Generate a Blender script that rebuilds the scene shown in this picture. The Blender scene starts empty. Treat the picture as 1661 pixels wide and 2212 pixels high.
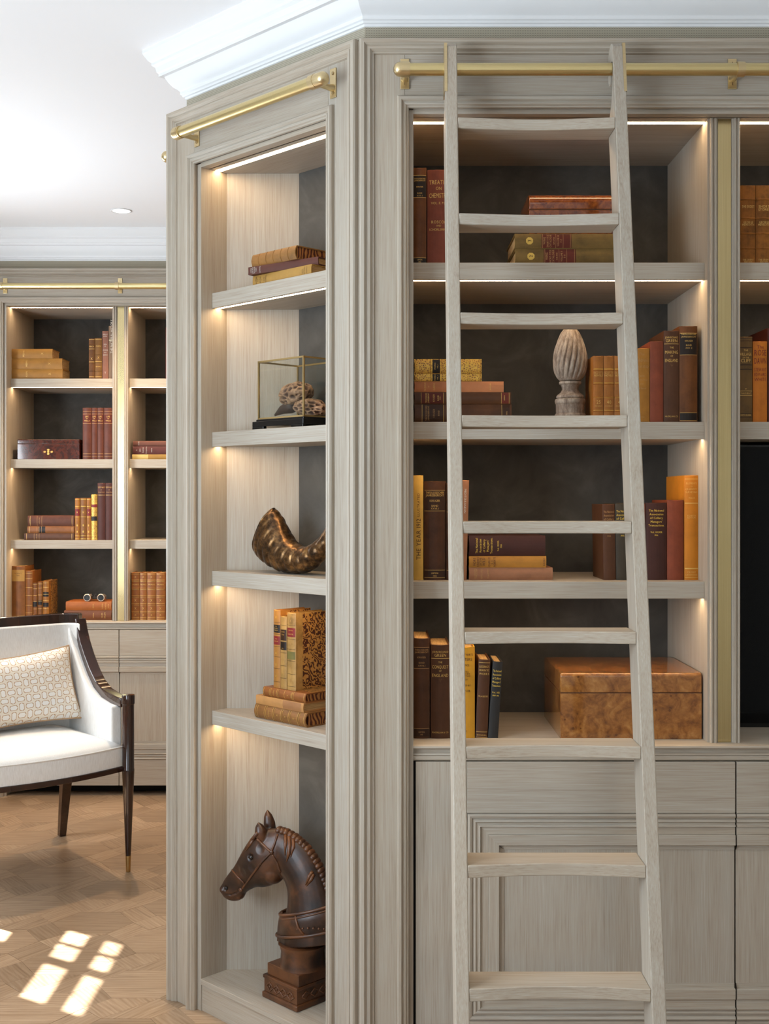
import bpy, bmesh, math, random
from math import pi, sin, cos, radians, sqrt
from mathutils import Vector, Matrix, noise

random.seed(7)
S = bpy.context.scene
COL = S.collection
R2 = sqrt(2.0)

# ------------------------------------------------------------------ camera
F = 2530.0          # focal length in pixels of the 1661 x 2212 frame
CX, CY = 830.0, 1075.0
H = 1.43            # eye height
cam_d = bpy.data.cameras.new('camera')
cam_d.sensor_fit = 'VERTICAL'
cam_d.sensor_height = 36.0
cam_d.lens = F * 36.0 / 2212.0
cam_d.shift_x = 0.5 / 2212.0
cam_d.shift_y = -(1106.0 - CY) / 2212.0
cam_d.clip_start = 0.02
cam = bpy.data.objects.new('camera', cam_d)
cam.location = (0, 0, H)
cam.rotation_euler = (pi / 2, 0, 0)
COL.objects.link(cam)
S.camera = cam

# ------------------------------------------------------------------ view, world, sun, daylight
S.view_settings.view_transform = 'Standard'
S.view_settings.look = 'None'
S.view_settings.gamma = 1.0
S.view_settings.use_curve_mapping = False
S.view_settings.exposure = 0.0
S.cycles.max_bounces = 8
S.cycles.diffuse_bounces = 5
S.cycles.glossy_bounces = 4
S.cycles.sample_clamp_indirect = 6.0
S.cycles.caustics_reflective = False
S.cycles.caustics_refractive = False

world = bpy.data.worlds.new('sky')
S.world = world
world.use_nodes = True
wn = world.node_tree
bg = wn.nodes['Background']
sky = wn.nodes.new('ShaderNodeTexSky')
sky.sky_type = 'NISHITA'
sky.sun_disc = False
sky.sun_elevation = radians(55)
sky.sun_rotation = radians(-58)
wn.links.new(sky.outputs['Color'], bg.inputs['Color'])
bg.inputs['Strength'].default_value = 0.12


def light(name, kind, loc, rot, energy, color, size=None, size_y=None, **kw):
    d = bpy.data.lights.new(name, kind)
    d.energy = energy
    d.color = color
    if size is not None and kind == 'AREA':
        d.shape = 'RECTANGLE'
        d.size = size
        d.size_y = size_y or size
    for k, v in kw.items():
        setattr(d, k, v)
    o = bpy.data.objects.new(name, d)
    o.location = loc
    o.rotation_euler = rot
    COL.objects.link(o)
    return o


# sun heading (0.848, -0.530) in plan, 55 degrees high, through the small paned window on the left
sd = Vector((0.848, -0.530, -1.428)).normalized()
sun = light('sun', 'SUN', (-4, 6, 5), (0, 0, 0), 38.0, (0.97, 0.98, 1.0), angle=radians(0.5))
sun.rotation_euler = sd.to_track_quat('-Z', 'Y').to_euler()
# daylight in the window openings
light('daylight_left_window', 'AREA', (-2.22, 0.9, 1.55), (0, radians(-106), 0), 134.0, (0.77, 0.885, 1.0), 1.6, 2.2)
light('daylight_back_window', 'AREA', (0.2, -1.42, 1.55), (radians(112), 0, 0), 11.0, (0.93, 0.96, 1.0), 2.6, 1.6)
light('daylight_small_window', 'AREA', (-2.22, 4.40, 1.50), (0, radians(-98), 0), 44.0, (0.86, 0.93, 1.0), 1.5, 0.6)


# ------------------------------------------------------------------ helpers
def P(px, py, Y):
    """point seen at pixel (px, py) at depth Y"""
    return Vector(((px - CX) / F * Y, Y, H + (CY - py) / F * Y))


def lin(c):
    c = c / 255.0
    return c / 12.92 if c <= 0.04045 else ((c + 0.055) / 1.055) ** 2.4


def rgb(r, g, b):
    return (lin(r), lin(g), lin(b), 1.0)


class MB:
    def __init__(self):
        self.v = []
        self.f = []

    def add(self, vs, fs):
        n = len(self.v)
        self.v += [tuple(p) for p in vs]
        self.f += [tuple(i + n for i in f) for f in fs]
        return self

    def box(self, x0, x1, y0, y1, z0, z1):
        vs = [(x, y, z) for z in (z0, z1) for y in (y0, y1) for x in (x0, x1)]
        return self.add(vs, [(0, 2, 3, 1), (4, 5, 7, 6), (0, 1, 5, 4), (2, 6, 7, 3), (0, 4, 6, 2), (1, 3, 7, 5)])

    def prism(self, poly, a, b, axis='z'):
        """extrude a 2D polygon along an axis from a to b"""
        def m(p, t):
            return {'z': (p[0], p[1], t), 'x': (t, p[0], p[1]), 'y': (p[0], t, p[1])}[axis]
        n = len(poly)
        vs = [m(p, a) for p in poly] + [m(p, b) for p in poly]
        fs = [tuple(range(n - 1, -1, -1)), tuple(range(n, 2 * n))]
        fs += [(i, (i + 1) % n, n + (i + 1) % n, n + i) for i in range(n)]
        return self.add(vs, fs)

    def rings(self, rings, caps=True, closed=True):
        n = len(rings[0])
        vs = [p for r in rings for p in r]
        fs = []
        for i in range(len(rings) - 1):
            for j in range(n if closed else n - 1):
                k = (j + 1) % n
                fs.append((i * n + j, i * n + k, (i + 1) * n + k, (i + 1) * n + j))
        if caps:
            fs.append(tuple(range(n - 1, -1, -1)))
            fs.append(tuple((len(rings) - 1) * n + j for j in range(n)))
        return self.add(vs, fs)

    def tube(self, pts, r, n=10, caps=True):
        pts = [Vector(p) for p in pts]
        rs = r if isinstance(r, (list, tuple)) else [r] * len(pts)
        up = None
        rings = []
        for i, p in enumerate(pts):
            t = (pts[min(i + 1, len(pts) - 1)] - pts[max(i - 1, 0)]).normalized()
            if up is None:
                up = Vector((0, 0, 1)) if abs(t.z) < 0.9 else Vector((1, 0, 0))
            s = t.cross(up).normalized()
            up = s.cross(t).normalized()
            rings.append([p + (s * cos(2 * pi * k / n) + up * sin(2 * pi * k / n)) * rs[i] for k in range(n)])
        return self.rings(rings, caps)

    def lathe(self, prof, c=(0, 0, 0), n=24, axis='z', fn=None, caps=True):
        rings = []
        for (r, h) in prof:
            ring = []
            for k in range(n):
                a = 2 * pi * k / n
                rr = r if fn is None else fn(r, h, a)
                u, v = rr * cos(a), rr * sin(a)
                q = {'z': (u, v, h), 'x': (h, u, v), 'y': (v, h, u)}[axis]
                ring.append((c[0] + q[0], c[1] + q[1], c[2] + q[2]))
            rings.append(ring)
        return self.rings(rings, caps)

    def ball(self, c, r, n=10, s=(1, 1, 1)):
        prof = [(r * sin(pi * i / n), -r * cos(pi * i / n)) for i in range(n + 1)]
        prof[0] = (1e-5, -r)
        prof[-1] = (1e-5, r)
        rings = []
        m = 2 * n
        for (rr, h) in prof:
            rings.append([(c[0] + rr * cos(2 * pi * k / m) * s[0], c[1] + rr * sin(2 * pi * k / m) * s[1], c[2] + h * s[2]) for k in range(m)])
        return self.rings(rings)

    def build(self, name, mat=None, parent=None, smooth=False, bevel=0.0, seg=2, fixn=True, angle=40):
        me = bpy.data.meshes.new(name)
        me.from_pydata(self.v, [], self.f)
        if fixn:
            bm = bmesh.new()
            bm.from_mesh(me)
            bmesh.ops.recalc_face_normals(bm, faces=bm.faces)
            bm.to_mesh(me)
            bm.free()
        if mat:
            me.materials.append(mat)
        if smooth:
            for p in me.polygons:
                p.use_smooth = True
            if angle < 170:
                me.set_sharp_from_angle(angle=radians(angle))
        o = bpy.data.objects.new(name, me)
        COL.objects.link(o)
        if parent:
            o.parent = parent
        if bevel > 0:
            m = o.modifiers.new('bevel', 'BEVEL')
            m.width = bevel
            m.segments = seg
            m.limit_method = 'ANGLE'
            m.angle_limit = radians(40)
        return o


def bx(name, mat, parent, x0, x1, y0, y1, z0, z1, bevel=0.0):
    return MB().box(x0, x1, y0, y1, z0, z1).build(name, mat, parent, bevel=bevel)


def thing(name, label, cat, loc=(0, 0, 0), rz=0.0, group=None):
    o = bpy.data.objects.new(name, None)
    o.empty_display_size = 0.05
    o.location = loc
    o.rotation_euler = (0, 0, rz)
    o['label'] = label
    o['category'] = cat
    if group:
        o['group'] = group
    COL.objects.link(o)
    return o


def tag(o, label, cat, group=None):
    o['label'] = label
    o['category'] = cat
    if group:
        o['group'] = group
    return o


def struct(o):
    o['kind'] = 'structure'
    return o


# ------------------------------------------------------------------ materials
class NT:
    def __init__(self, name, rough=0.5, metallic=0.0, **kw):
        self.m = bpy.data.materials.new(name)
        self.m.use_nodes = True
        self.t = self.m.node_tree
        self.b = self.t.nodes['Principled BSDF']
        self.b.inputs['Roughness'].default_value = rough
        self.b.inputs['Metallic'].default_value = metallic
        for k, v in kw.items():
            self.b.inputs[k].default_value = v

    def n(self, kind, **kw):
        nd = self.t.nodes.new(kind)
        for k, v in kw.items():
            setattr(nd, k, v)
        return nd

    def l(self, a, b):
        self.t.links.new(a, b)

    def coord(self, scale=(1, 1, 1), rnd=True, rot=(0, 0, 0)):
        tc = self.n('ShaderNodeTexCoord')
        mp = self.n('ShaderNodeMapping')
        mp.inputs['Scale'].default_value = scale
        mp.inputs['Rotation'].default_value = rot
        if rnd:
            oi = self.n('ShaderNodeObjectInfo')
            mu = self.n('ShaderNodeVectorMath', operation='SCALE')
            mu.inputs[0].default_value = (13.1, 7.3, 5.7)
            self.l(oi.outputs['Random'], mu.inputs['Scale'])
            ad = self.n('ShaderNodeVectorMath', operation='ADD')
            self.l(tc.outputs['Object'], ad.inputs[0])
            self.l(mu.outputs[0], ad.inputs[1])
            self.l(ad.outputs[0], mp.inputs['Vector'])
        else:
            self.l(tc.outputs['Object'], mp.inputs['Vector'])
        return mp.outputs['Vector']

    def noise(self, vec, scale=1.0, detail=5.0, rough=0.55, dist=0.0):
        nz = self.n('ShaderNodeTexNoise')
        nz.inputs['Scale'].default_value = scale
        nz.inputs['Detail'].default_value = detail
        nz.inputs['Roughness'].default_value = rough
        nz.inputs['Distortion'].default_value = dist
        self.l(vec, nz.inputs['Vector'])
        return nz.outputs['Fac']

    def ramp(self, fac, stops, interp='LINEAR'):
        r = self.n('ShaderNodeValToRGB')
        r.color_ramp.interpolation = interp
        els = r.color_ramp.elements
        els[0].position, els[0].color = stops[0]
        els[1].position, els[1].color = stops[-1]
        for p, c in stops[1:-1]:
            e = els.new(p)
            e.color = c
        self.l(fac, r.inputs['Fac'])
        return r.outputs['Color']

    def mix(self, fac, a, b, mode='MIX'):
        m = self.n('ShaderNodeMix', data_type='RGBA', blend_type=mode)
        for s, v in ((m.inputs[0], fac), (m.inputs[6], a), (m.inputs[7], b)):
            if hasattr(v, 'is_output') or isinstance(v, bpy.types.NodeSocket):
                self.l(v, s)
            else:
                s.default_value = v
        return m.outputs[2]

    def math(self, op, a, b=None, clamp=False):
        m = self.n('ShaderNodeMath', operation=op, use_clamp=clamp)
        for s, v in ((m.inputs[0], a), (m.inputs[1], b)):
            if v is None:
                continue
            if isinstance(v, bpy.types.NodeSocket):
                self.l(v, s)
            else:
                s.default_value = v
        return m.outputs[0]

    def bump(self, h, strength=0.2, dist=0.001):
        b = self.n('ShaderNodeBump')
        b.inputs['Strength'].default_value = strength
        b.inputs['Distance'].default_value = dist
        self.l(h, b.inputs['Height'])
        self.l(b.outputs[0], self.b.inputs['Normal'])

    def col(self, c):
        if isinstance(c, bpy.types.NodeSocket):
            self.l(c, self.b.inputs['Base Color'])
        else:
            self.b.inputs['Base Color'].default_value = c
        return self


def oak(name, along, tones, rough=0.55):
    """limed oak with the grain along one local axis"""
    k = NT(name, rough)
    fine = [420.0, 420.0, 420.0]
    wide = [38.0, 38.0, 38.0]
    i = 'xyz'.index(along)
    fine[i] = 9.0
    wide[i] = 1.3
    f1 = k.noise(k.coord(tuple(fine)), 1.0, 3.0, 0.6)
    f2 = k.noise(k.coord(tuple(wide)), 1.0, 5.0, 0.6, 0.6)
    mixf = k.math('ADD', k.math('MULTIPLY', f1, 0.62), k.math('MULTIPLY', f2, 0.38))
    c = k.ramp(mixf, [(0.30, tones[0]), (0.46, tones[1]), (0.58, tones[2]), (0.74, tones[3])])
    oi = k.n('ShaderNodeObjectInfo')
    tint = k.ramp(oi.outputs['Random'], [(0.0, (0.96, 0.97, 0.98, 1)), (0.5, (1, 1, 1, 1)), (1.0, (1.02, 1.0, 0.97, 1))])
    k.col(k.mix(1.0, c, tint, 'MULTIPLY'))
    k.bump(f1, 0.12, 0.0006)
    return k.m


T_OAK = [rgb(148, 134, 117), rgb(168, 156, 140), rgb(173, 164, 150), rgb(188, 181, 170)]
OV = oak('limed_oak_upright', 'z', T_OAK)
OH = oak('limed_oak_level', 'x', T_OAK)
OD = oak('limed_oak_deep', 'y', T_OAK)


def plain(name, c, rough=0.5, metallic=0.0, **kw):
    k = NT(name, rough, metallic, **kw)
    k.col(c)
    return k.m


def suede_mat():
    k = NT('dark_suede', 0.9)
    f = k.noise(k.coord((1, 1, 1)), 7.0, 6.0, 0.62, 0.8)
    k.col(k.ramp(f, [(0.30, rgb(54, 53, 51)), (0.52, rgb(69, 68, 65)), (0.75, rgb(86, 85, 82))]))
    k.b.inputs['Sheen Weight'].default_value = 0.3
    k.b.inputs['Sheen Roughness'].default_value = 0.5
    return k.m


SUEDE = suede_mat()


def brass_mat(name, c, rough):
    k = NT(name, rough, 1.0)
    f = k.noise(k.coord((6, 600, 600)), 1.0, 2.0)
    k.col(k.ramp(f, [(0.3, c), (0.7, tuple(min(1, x * 1.12) for x in c[:3]) + (1,))]))
    return k.m


BRASS = brass_mat('satin_brass', (0.66, 0.54, 0.27, 1), 0.32)
BRASS_FIT = brass_mat('brass_fitting', (0.64, 0.51, 0.29, 1), 0.34)


def brass_inlay_mat():
    k = NT('aged_brass_inlay', 0.24, 1.0)
    f = k.noise(k.coord((300, 300, 4)), 1.0, 3.0)
    g = k.noise(k.coord((9, 9, 3)), 1.0, 5.0)
    c = k.ramp(f, [(0.3, (0.60, 0.47, 0.24, 1)), (0.7, (0.70, 0.56, 0.30, 1))])
    k.col(k.mix(k.math('MULTIPLY', g, 0.4), c, (0.42, 0.34, 0.15, 1)))
    return k.m


INLAY = brass_inlay_mat()
WHITE = plain('white_paint', rgb(224, 225, 226), 0.6)
CEIL = plain('ceiling_paint', rgb(243, 244, 246), 0.8)
BLACK = plain('black_lacquer', rgb(12, 12, 14), 0.12)
GAP = plain('dark_recess', rgb(20, 17, 14), 0.9)
SCREEN = plain('black_screen_glass', rgb(3, 4, 6), 0.1, **{'Specular IOR Level': 0.15})
PLASTER = plain('wall_paint', rgb(205, 200, 190), 0.8)


def emit(name, c, s):
    k = NT(name, 0.5)
    k.col((0.8, 0.8, 0.8, 1))
    k.b.inputs['Emission Color'].default_value = c
    k.b.inputs['Emission Strength'].default_value = s
    return k.m


LED = emit('led_diffuser', (1.0, 0.70, 0.40, 1), 32.0)
LED_FAR = LED
LAMP = emit('downlight_lens', (1.0, 0.93, 0.82, 1), 9.0)


def weave_mat():
    k = NT('grasscloth', 0.8)
    tc = k.n('ShaderNodeTexCoord')
    sp = k.n('ShaderNodeSeparateXYZ')
    k.l(tc.outputs['Object'], sp.inputs[0])
    h = k.math('SINE', k.math('MULTIPLY', sp.outputs['Z'], 2 * pi / 0.0042))
    s = k.math('SINE', k.math('MULTIPLY', k.math('ADD', sp.outputs['X'], sp.outputs['Y']), 2 * pi / 0.006))
    w = k.math('ADD', k.math('MULTIPLY', k.math('MULTIPLY', h, s), 0.25), k.math('ADD', k.math('MULTIPLY', h, 0.22), 0.5))
    k.col(k.ramp(w, [(0.1, rgb(112, 104, 88)), (0.5, rgb(158, 150, 132)), (0.9, rgb(182, 176, 158))]))
    k.bump(w, 0.5, 0.001)
    return k.m


WEAVE = weave_mat()
_leather = {}


def leather(c, mott=0.35, rough=0.5, kind='cloth'):
    key = (c, mott, rough, kind)
    if key in _leather:
        return _leather[key]
    k = NT('binding_%s' % kind, rough)
    k.b.inputs['Specular IOR Level'].default_value = 0.28
    base = tuple(x * m for x, m in zip(rgb(*c)[:3], (0.92, 0.98, 0.84))) + (1,)
    dark = tuple(x * (1 - mott) for x in base[:3]) + (1,)
    lite = tuple(min(1, x * (1 + mott * 0.9)) for x in base[:3]) + (1,)
    v = k.coord((1, 1, 1))
    f = k.noise(v, 26.0, 6.0, 0.65)
    g = k.noise(k.coord((60, 60, 9)), 1.0, 4.0, 0.6)
    ff = k.math('ADD', k.math('MULTIPLY', f, 0.65), k.math('MULTIPLY', g, 0.35))
    k.col(k.ramp(ff, [(0.34, dark), (0.5, base), (0.68, lite)]))
    k.bump(k.noise(v, 900.0, 2.0), 0.15, 0.0004)
    _leather[key] = k.m
    return k.m


def gilt_leather():
    """tooled leather: gold arabesques in panels"""
    k = NT('gilt_tooled_leather', 0.35)
    v = k.coord((1, 1, 1))
    w = k.n('ShaderNodeTexVoronoi', feature='DISTANCE_TO_EDGE')
    w.inputs['Scale'].default_value = 210.0
    k.l(v, w.inputs['Vector'])
    m = k.math('LESS_THAN', w.outputs['Distance'], 0.16)
    n = k.noise(v, 40.0, 4.0)
    leath = k.ramp(n, [(0.35, rgb(112, 66, 20)), (0.65, rgb(160, 104, 38))])
    k.col(k.mix(m, leath, rgb(205, 160, 70)))
    k.l(k.math('MULTIPLY', m, 0.6), k.b.inputs['Metallic'])
    return k.m


GILT = gilt_leather()


def marbled():
    k = NT('marbled_paper', 0.45)
    v = k.coord((1, 1, 1))
    n = k.noise(v, 30.0, 2.0)
    w = k.n('ShaderNodeTexWave', wave_type='BANDS', bands_direction='DIAGONAL')
    w.inputs['Scale'].default_value = 36.0
    w.inputs['Distortion'].default_value = 14.0
    w.inputs['Detail'].default_value = 1.5
    w.inputs['Detail Scale'].default_value = 1.6
    k.l(v, w.inputs['Vector'])
    vo = k.n('ShaderNodeTexVoronoi')
    vo.inputs['Scale'].default_value = 85.0
    k.l(v, vo.inputs['Vector'])
    dots = k.math('LESS_THAN', vo.outputs['Distance'], 0.30)
    c = k.ramp(w.outputs['Fac'], [(0.35, rgb(70, 28, 12)), (0.5, rgb(104, 54, 20)), (0.62, rgb(180, 130, 62))])
    k.col(k.mix(dots, c, rgb(184, 136, 74)))
    return k.m


MARBLED = marbled()


def burl(name, tones, rough=0.12, scale=1.0):
    k = NT(name, rough)
    k.b.inputs['Coat Weight'].default_value = 0.6
    k.b.inputs['Coat Roughness'].default_value = 0.05
    v = k.coord((1, 1, 1))
    n1 = k.noise(v, 14.0 * scale, 8.0, 0.62, 2.4)
    n2 = k.noise(v, 46.0 * scale, 5.0, 0.65, 1.6)
    f = k.math('ADD', k.math('MULTIPLY', n1, 0.65), k.math('MULTIPLY', n2, 0.35))
    c = k.ramp(f, [(0.32, tones[0]), (0.45, tones[1]), (0.55, tones[2]), (0.68, tones[3])])
    vo = k.n('ShaderNodeTexVoronoi')
    vo.inputs['Scale'].default_value = 48.0 * scale
    vo.inputs['Randomness'].default_value = 1.0
    k.l(v, vo.inputs['Vector'])
    eye = k.math('LESS_THAN', vo.outputs['Distance'], 0.16)
    zone = k.math('GREATER_THAN', k.noise(v, 9.0 * scale, 2.0), 0.54)
    k.col(k.mix(k.math('MULTIPLY', k.math('MULTIPLY', eye, zone), 0.75), c, tones[0]))
    return k.m


BURL = burl('poplar_burl', [rgb(84, 46, 18), rgb(132, 80, 34), rgb(154, 100, 46), rgb(180, 124, 64)])
BURL_RED = burl('walnut_burl', [rgb(58, 22, 6), rgb(104, 48, 14), rgb(128, 66, 22), rgb(148, 82, 32)], 0.14, 1.6)
BURL_DARK = burl('rosewood_burl', [rgb(26, 8, 5), rgb(52, 18, 10), rgb(76, 30, 16), rgb(92, 40, 22)], 0.12, 1.2)
GOLD = plain('gold_tooling', rgb(212, 170, 92), 0.35, 0.35)
GOLD_B = plain('bright_gold_tooling', rgb(235, 195, 80), 0.35, 0.3)
DULLGOLD = plain('worn_gold_tooling', rgb(176, 132, 78), 0.5, 0.1)
INK = plain('dark_ink', rgb(66, 34, 12), 0.6)
REDINK = plain('red_brown_ink', rgb(122, 36, 8), 0.6)
GREYINK = plain('pale_print', rgb(196, 190, 178), 0.6)


def page_mat():
    k = NT('page_edges', 0.8)
    f = k.noise(k.coord((900, 20, 20)), 1.0, 2.0)
    k.col(k.ramp(f, [(0.3, rgb(150, 112, 66)), (0.7, rgb(204, 168, 112))]))
    return k.m


PAGES = page_mat()


def marbled_edge():
    k = NT('marbled_page_edges', 0.6)
    w = k.n('ShaderNodeTexWave', bands_direction='Y')
    w.inputs['Scale'].default_value = 26.0
    w.inputs['Distortion'].default_value = 9.0
    k.l(k.coord((1, 1, 1)), w.inputs['Vector'])
    k.col(k.ramp(w.outputs['Fac'], [(0.2, rgb(70, 30, 12)), (0.5, rgb(140, 66, 22)), (0.8, rgb(170, 118, 60))]))
    return k.m


MEDGE = marbled_edge()

# ------------------------------------------------------------------ lettering: one small mesh per glyph, made once
GL = {}


def make_glyphs():
    chars = "ABCDEFGHIJKLMNOPQRSTUVWXYZabcdefghijklmnopqrstuvwxyz0123456789.,'&-"
    tmp = []
    for ch in chars:
        cu = bpy.data.curves.new('g', 'FONT')
        cu.body = ch
        cu.size = 1.0
        cu.resolution_u = 2
        cu.fill_mode = 'FRONT'
        o = bpy.data.objects.new('g', cu)
        COL.objects.link(o)
        tmp.append((ch, o, cu))
    dg = bpy.context.evaluated_depsgraph_get()
    dg.update()
    for ch, o, cu in tmp:
        ev = o.evaluated_get(dg)
        me = ev.to_mesh()
        vs = [(v.co.x, v.co.y) for v in me.vertices]
        fs = [tuple(p.vertices) for p in me.polygons]
        x0 = min(v[0] for v in vs)
        x1 = max(v[0] for v in vs)
        GL[ch] = ([(x - x0, y) for x, y in vs], fs, x1 - x0)
        ev.to_mesh_clear()
    for ch, o, cu in tmp:
        bpy.data.objects.remove(o)
        bpy.data.curves.remove(cu)


make_glyphs()


def text2d(s, size, maxw=None, squeeze=1.0, weight=1.0):
    """verts (2D, centred on the origin, cap height = size) and faces of a line of lettering"""
    k = size / 0.72
    x = 0.0
    vs, fs = [], []
    for ch in s:
        if ch == ' ':
            x += 0.30
            continue
        if ch not in GL:
            continue
        gv, gf, w = GL[ch]
        n = len(vs)
        vs += [(x + a, b) for a, b in gv]
        fs += [tuple(i + n for i in f) for f in gf]
        x += w + 0.13
    x -= 0.13
    sx = k * squeeze
    if maxw and x * sx > maxw:
        sx = maxw / x
    return [((a - x / 2) * sx, (b - 0.36) * k) for a, b in vs], fs


# ------------------------------------------------------------------ books
def book(label, group, w, h, d, mat, lines=(), patches=(), rules=(), bands=(), loc=(0, 0, 0), rz=0.0, lie=None,
         tilt=0.0, pages=None, board=None, flat=0.10, name='book', cap=None, headworn=True):
    """A book. Local frame: spine at y=0 facing -y, thickness w along x, height h up, depth d to +y.
    lines: (text, height fraction, cap height m, material[, along]) patches: (z0, z1, material) fractions of h
    rules: (fraction, thickness m, material)  bands: fractions, raised bands"""
    root = thing(name, label, 'book', loc, 0, group)
    b = flat * w
    t = min(0.0032, w * 0.14)
    ns = 8

    def curve(x):
        return b * (2 * x / w) ** 2

    def lay(mb, x0, x1, z0, z1, off):
        xs = [x0 + (x1 - x0) * i / 6 for i in range(7)]
        vs = [(x, curve(x) - off, z) for z in (z0, z1) for x in xs]
        mb.add(vs, [(i, i + 1, i + 8, i + 7) for i in range(6)])

    # cover: rounded spine and two boards, one sheet
    outer = [(-w / 2, d)] + [(-w / 2 + w * i / ns, curve(-w / 2 + w * i / ns)) for i in range(ns + 1)] + [(w / 2, d)]
    wi = w / 2 - t
    inner = [(wi, d), (wi, b + t)] + [(wi - 2 * wi * i / 4, curve(wi - 2 * wi * i / 4) + t) for i in range(1, 4)] + [(-wi, b + t), (-wi, d)]
    poly = outer + inner
    n = len(poly)
    vs, fs = [], []
    for z in (0.0, h):
        for x, y in poly:
            zz = z
            if z > 0 and headworn and y < 0.4 * b + 1e-4:
                zz = h - 0.0015
            vs.append((x, y, zz))
    no = len(outer)
    for i in range(n):
        j = (i + 1) % n
        fs.append((i, j, n + j, n + i))
    # end caps as strips between outer and inner
    io = list(range(no))
    ii = list(range(n - 1, no - 1, -1))
    rows = len(ii)
    for base in (0, n):
        fs.append((base + io[0], base + io[1], base + ii[1], base + ii[0]))
        fs.append((base + io[-1], base + io[-2], base + ii[-2], base + ii[-1]))
        mid_o = io[1:-1]
        mid_i = ii[1:-1]
        fs.append(tuple(base + q for q in mid_o) + tuple(base + q for q in reversed(mid_i)))
    c = MB().add(vs, fs).build('cover', mat, root)
    e = 0.0035
    pg = MB().box(-wi + 0.0002, wi - 0.0002, b + t, d - e, e * 0.7, h - e).build('page_block', pages or PAGES, root)
    if board:
        mb = MB()
        for s in (-1, 1):
            x = s * (w / 2 + 0.0003)
            mb.box(min(x, s * w / 2), max(x, s * w / 2), d * 0.22, d - 0.002, 0.002, h - 0.002)
        mb.build('paper_siding', board, root)
    byname = {}
    for p in patches:
        mb = MB()
        lay(mb, -w / 2 * 0.93, w / 2 * 0.93, h * p[0], h * p[1], 0.0005)
        mb.build('title_label', p[2], root, fixn=False)
    if rules:
        g = {}
        for (fz, th, m) in rules:
            g.setdefault(m, MB())
            lay(g[m], -w / 2 * 0.95, w / 2 * 0.95, h * fz - th / 2, h * fz + th / 2, 0.0008)
        for m, mb in g.items():
            mb.build('gilt_rules', m, root, fixn=False)
    if bands:
        mb = MB()
        for fz in bands:
            z = h * fz
            xs = [-w / 2 + w * i / 6 for i in range(7)]
            rings = []
            for x in xs:
                y = curve(x)
                rings.append([(x, y + 0.0004, z - 0.0022), (x, y - 0.0016, z - 0.001), (x, y - 0.0016, z + 0.001), (x, y + 0.0004, z + 0.0022)])
            mb.rings(rings)
        mb.build('raised_bands', mat, root)
    g = {}
    for ln in lines:
        s, fz, size, m = ln[:4]
        along = ln[4] if len(ln) > 4 else None
        xo = ln[5] if len(ln) > 5 else 0.0
        g.setdefault(m, MB())
        if along:
            v2, f2 = text2d(s, size)
            v3 = []
            for a, q in v2:
                x, z = (-q, a) if along == 'up' else (q, -a)
                x += xo
                v3.append((x, curve(x) - 0.0012, h * fz + z))
        else:
            v2, f2 = text2d(s, size, w * 0.84, 0.85)
            v3 = [(a, curve(a) - 0.0012, h * fz + q) for a, q in v2]
        g[m].add(v3, f2)
    for m, mb in g.items():
        mb.build('lettering', m, root, fixn=False)
    if lie:
        # the top of the book to the left (L) or right (R)
        a = -pi / 2 if lie == 'L' else pi / 2
        M = Matrix.Rotation(rz, 4, 'Z') @ Matrix.Rotation(a, 4, 'Y')
        root.rotation_euler = M.to_euler()
        root.location = Vector(loc) + Vector((0, 0, w / 2))
    else:
        root.rotation_euler = (Matrix.Rotation(rz, 4, 'Z') @ Matrix.Rotation(tilt, 4, 'Y')).to_euler()
    return root


def stand(px0, px1, ytop, Y, zb, label, group, mat, d=0.16, tilt=0.0, **kw):
    """a standing book whose spine spans the pixels px0..px1 and whose head is at ytop, at depth Y"""
    x0 = (px0 - CX) / F * Y
    x1 = (px1 - CX) / F * Y
    ztop = H + (CY - ytop) / F * Y
    w = x1 - x0 - 0.0006
    return book(label, group, w, ztop - zb, d, mat, loc=((x0 + x1) / 2, Y, zb), tilt=tilt, **kw)


def lying(px0, px1, y0, y1, Y, z0, label, group, mat, d=0.15, lie='L', rz=0.0, **kw):
    x0 = (px0 - CX) / F * Y
    x1 = (px1 - CX) / F * Y
    w = (y1 - y0) / F * Y - 0.0004
    hx = x1 - x0
    loc = (x1 if lie == 'L' else x0, Y, z0)
    return book(label, group, w, hx, d, mat, loc=loc, lie=lie, rz=rz, **kw), z0 + w + 0.0004


# ------------------------------------------------------------------ joinery helpers
OUTER_PROF = [(0, 0), (0, .011), (.003, .015), (.011, .016), (.0145, .0125), (.0165, .0095), (.0185, .0095), (.020, .012),
              (.025, .0115), (.028, .008), (.0305, .0045), (.034, .0045), (.0365, 0)]
INNER_PROF = [(0, 0), (0, .009), (.003, .0135), (.0095, .0135), (.0125, .010), (.0135, .0075), (.016, .0075), (.017, .0095),
              (.0205, .0085), (.023, .0045), (.0265, .004), (.0277, 0)]
DOOR_PROF = [(0, 0), (.002, .006), (.006, .008), (.011, .006), (.0125, .002), (.0145, .002), (.016, .005), (.020, .006), (.024, .003),
             (.0265, .003), (.0275, .007), (.031, .008), (.0325, .004), (.033, 0)]


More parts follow.
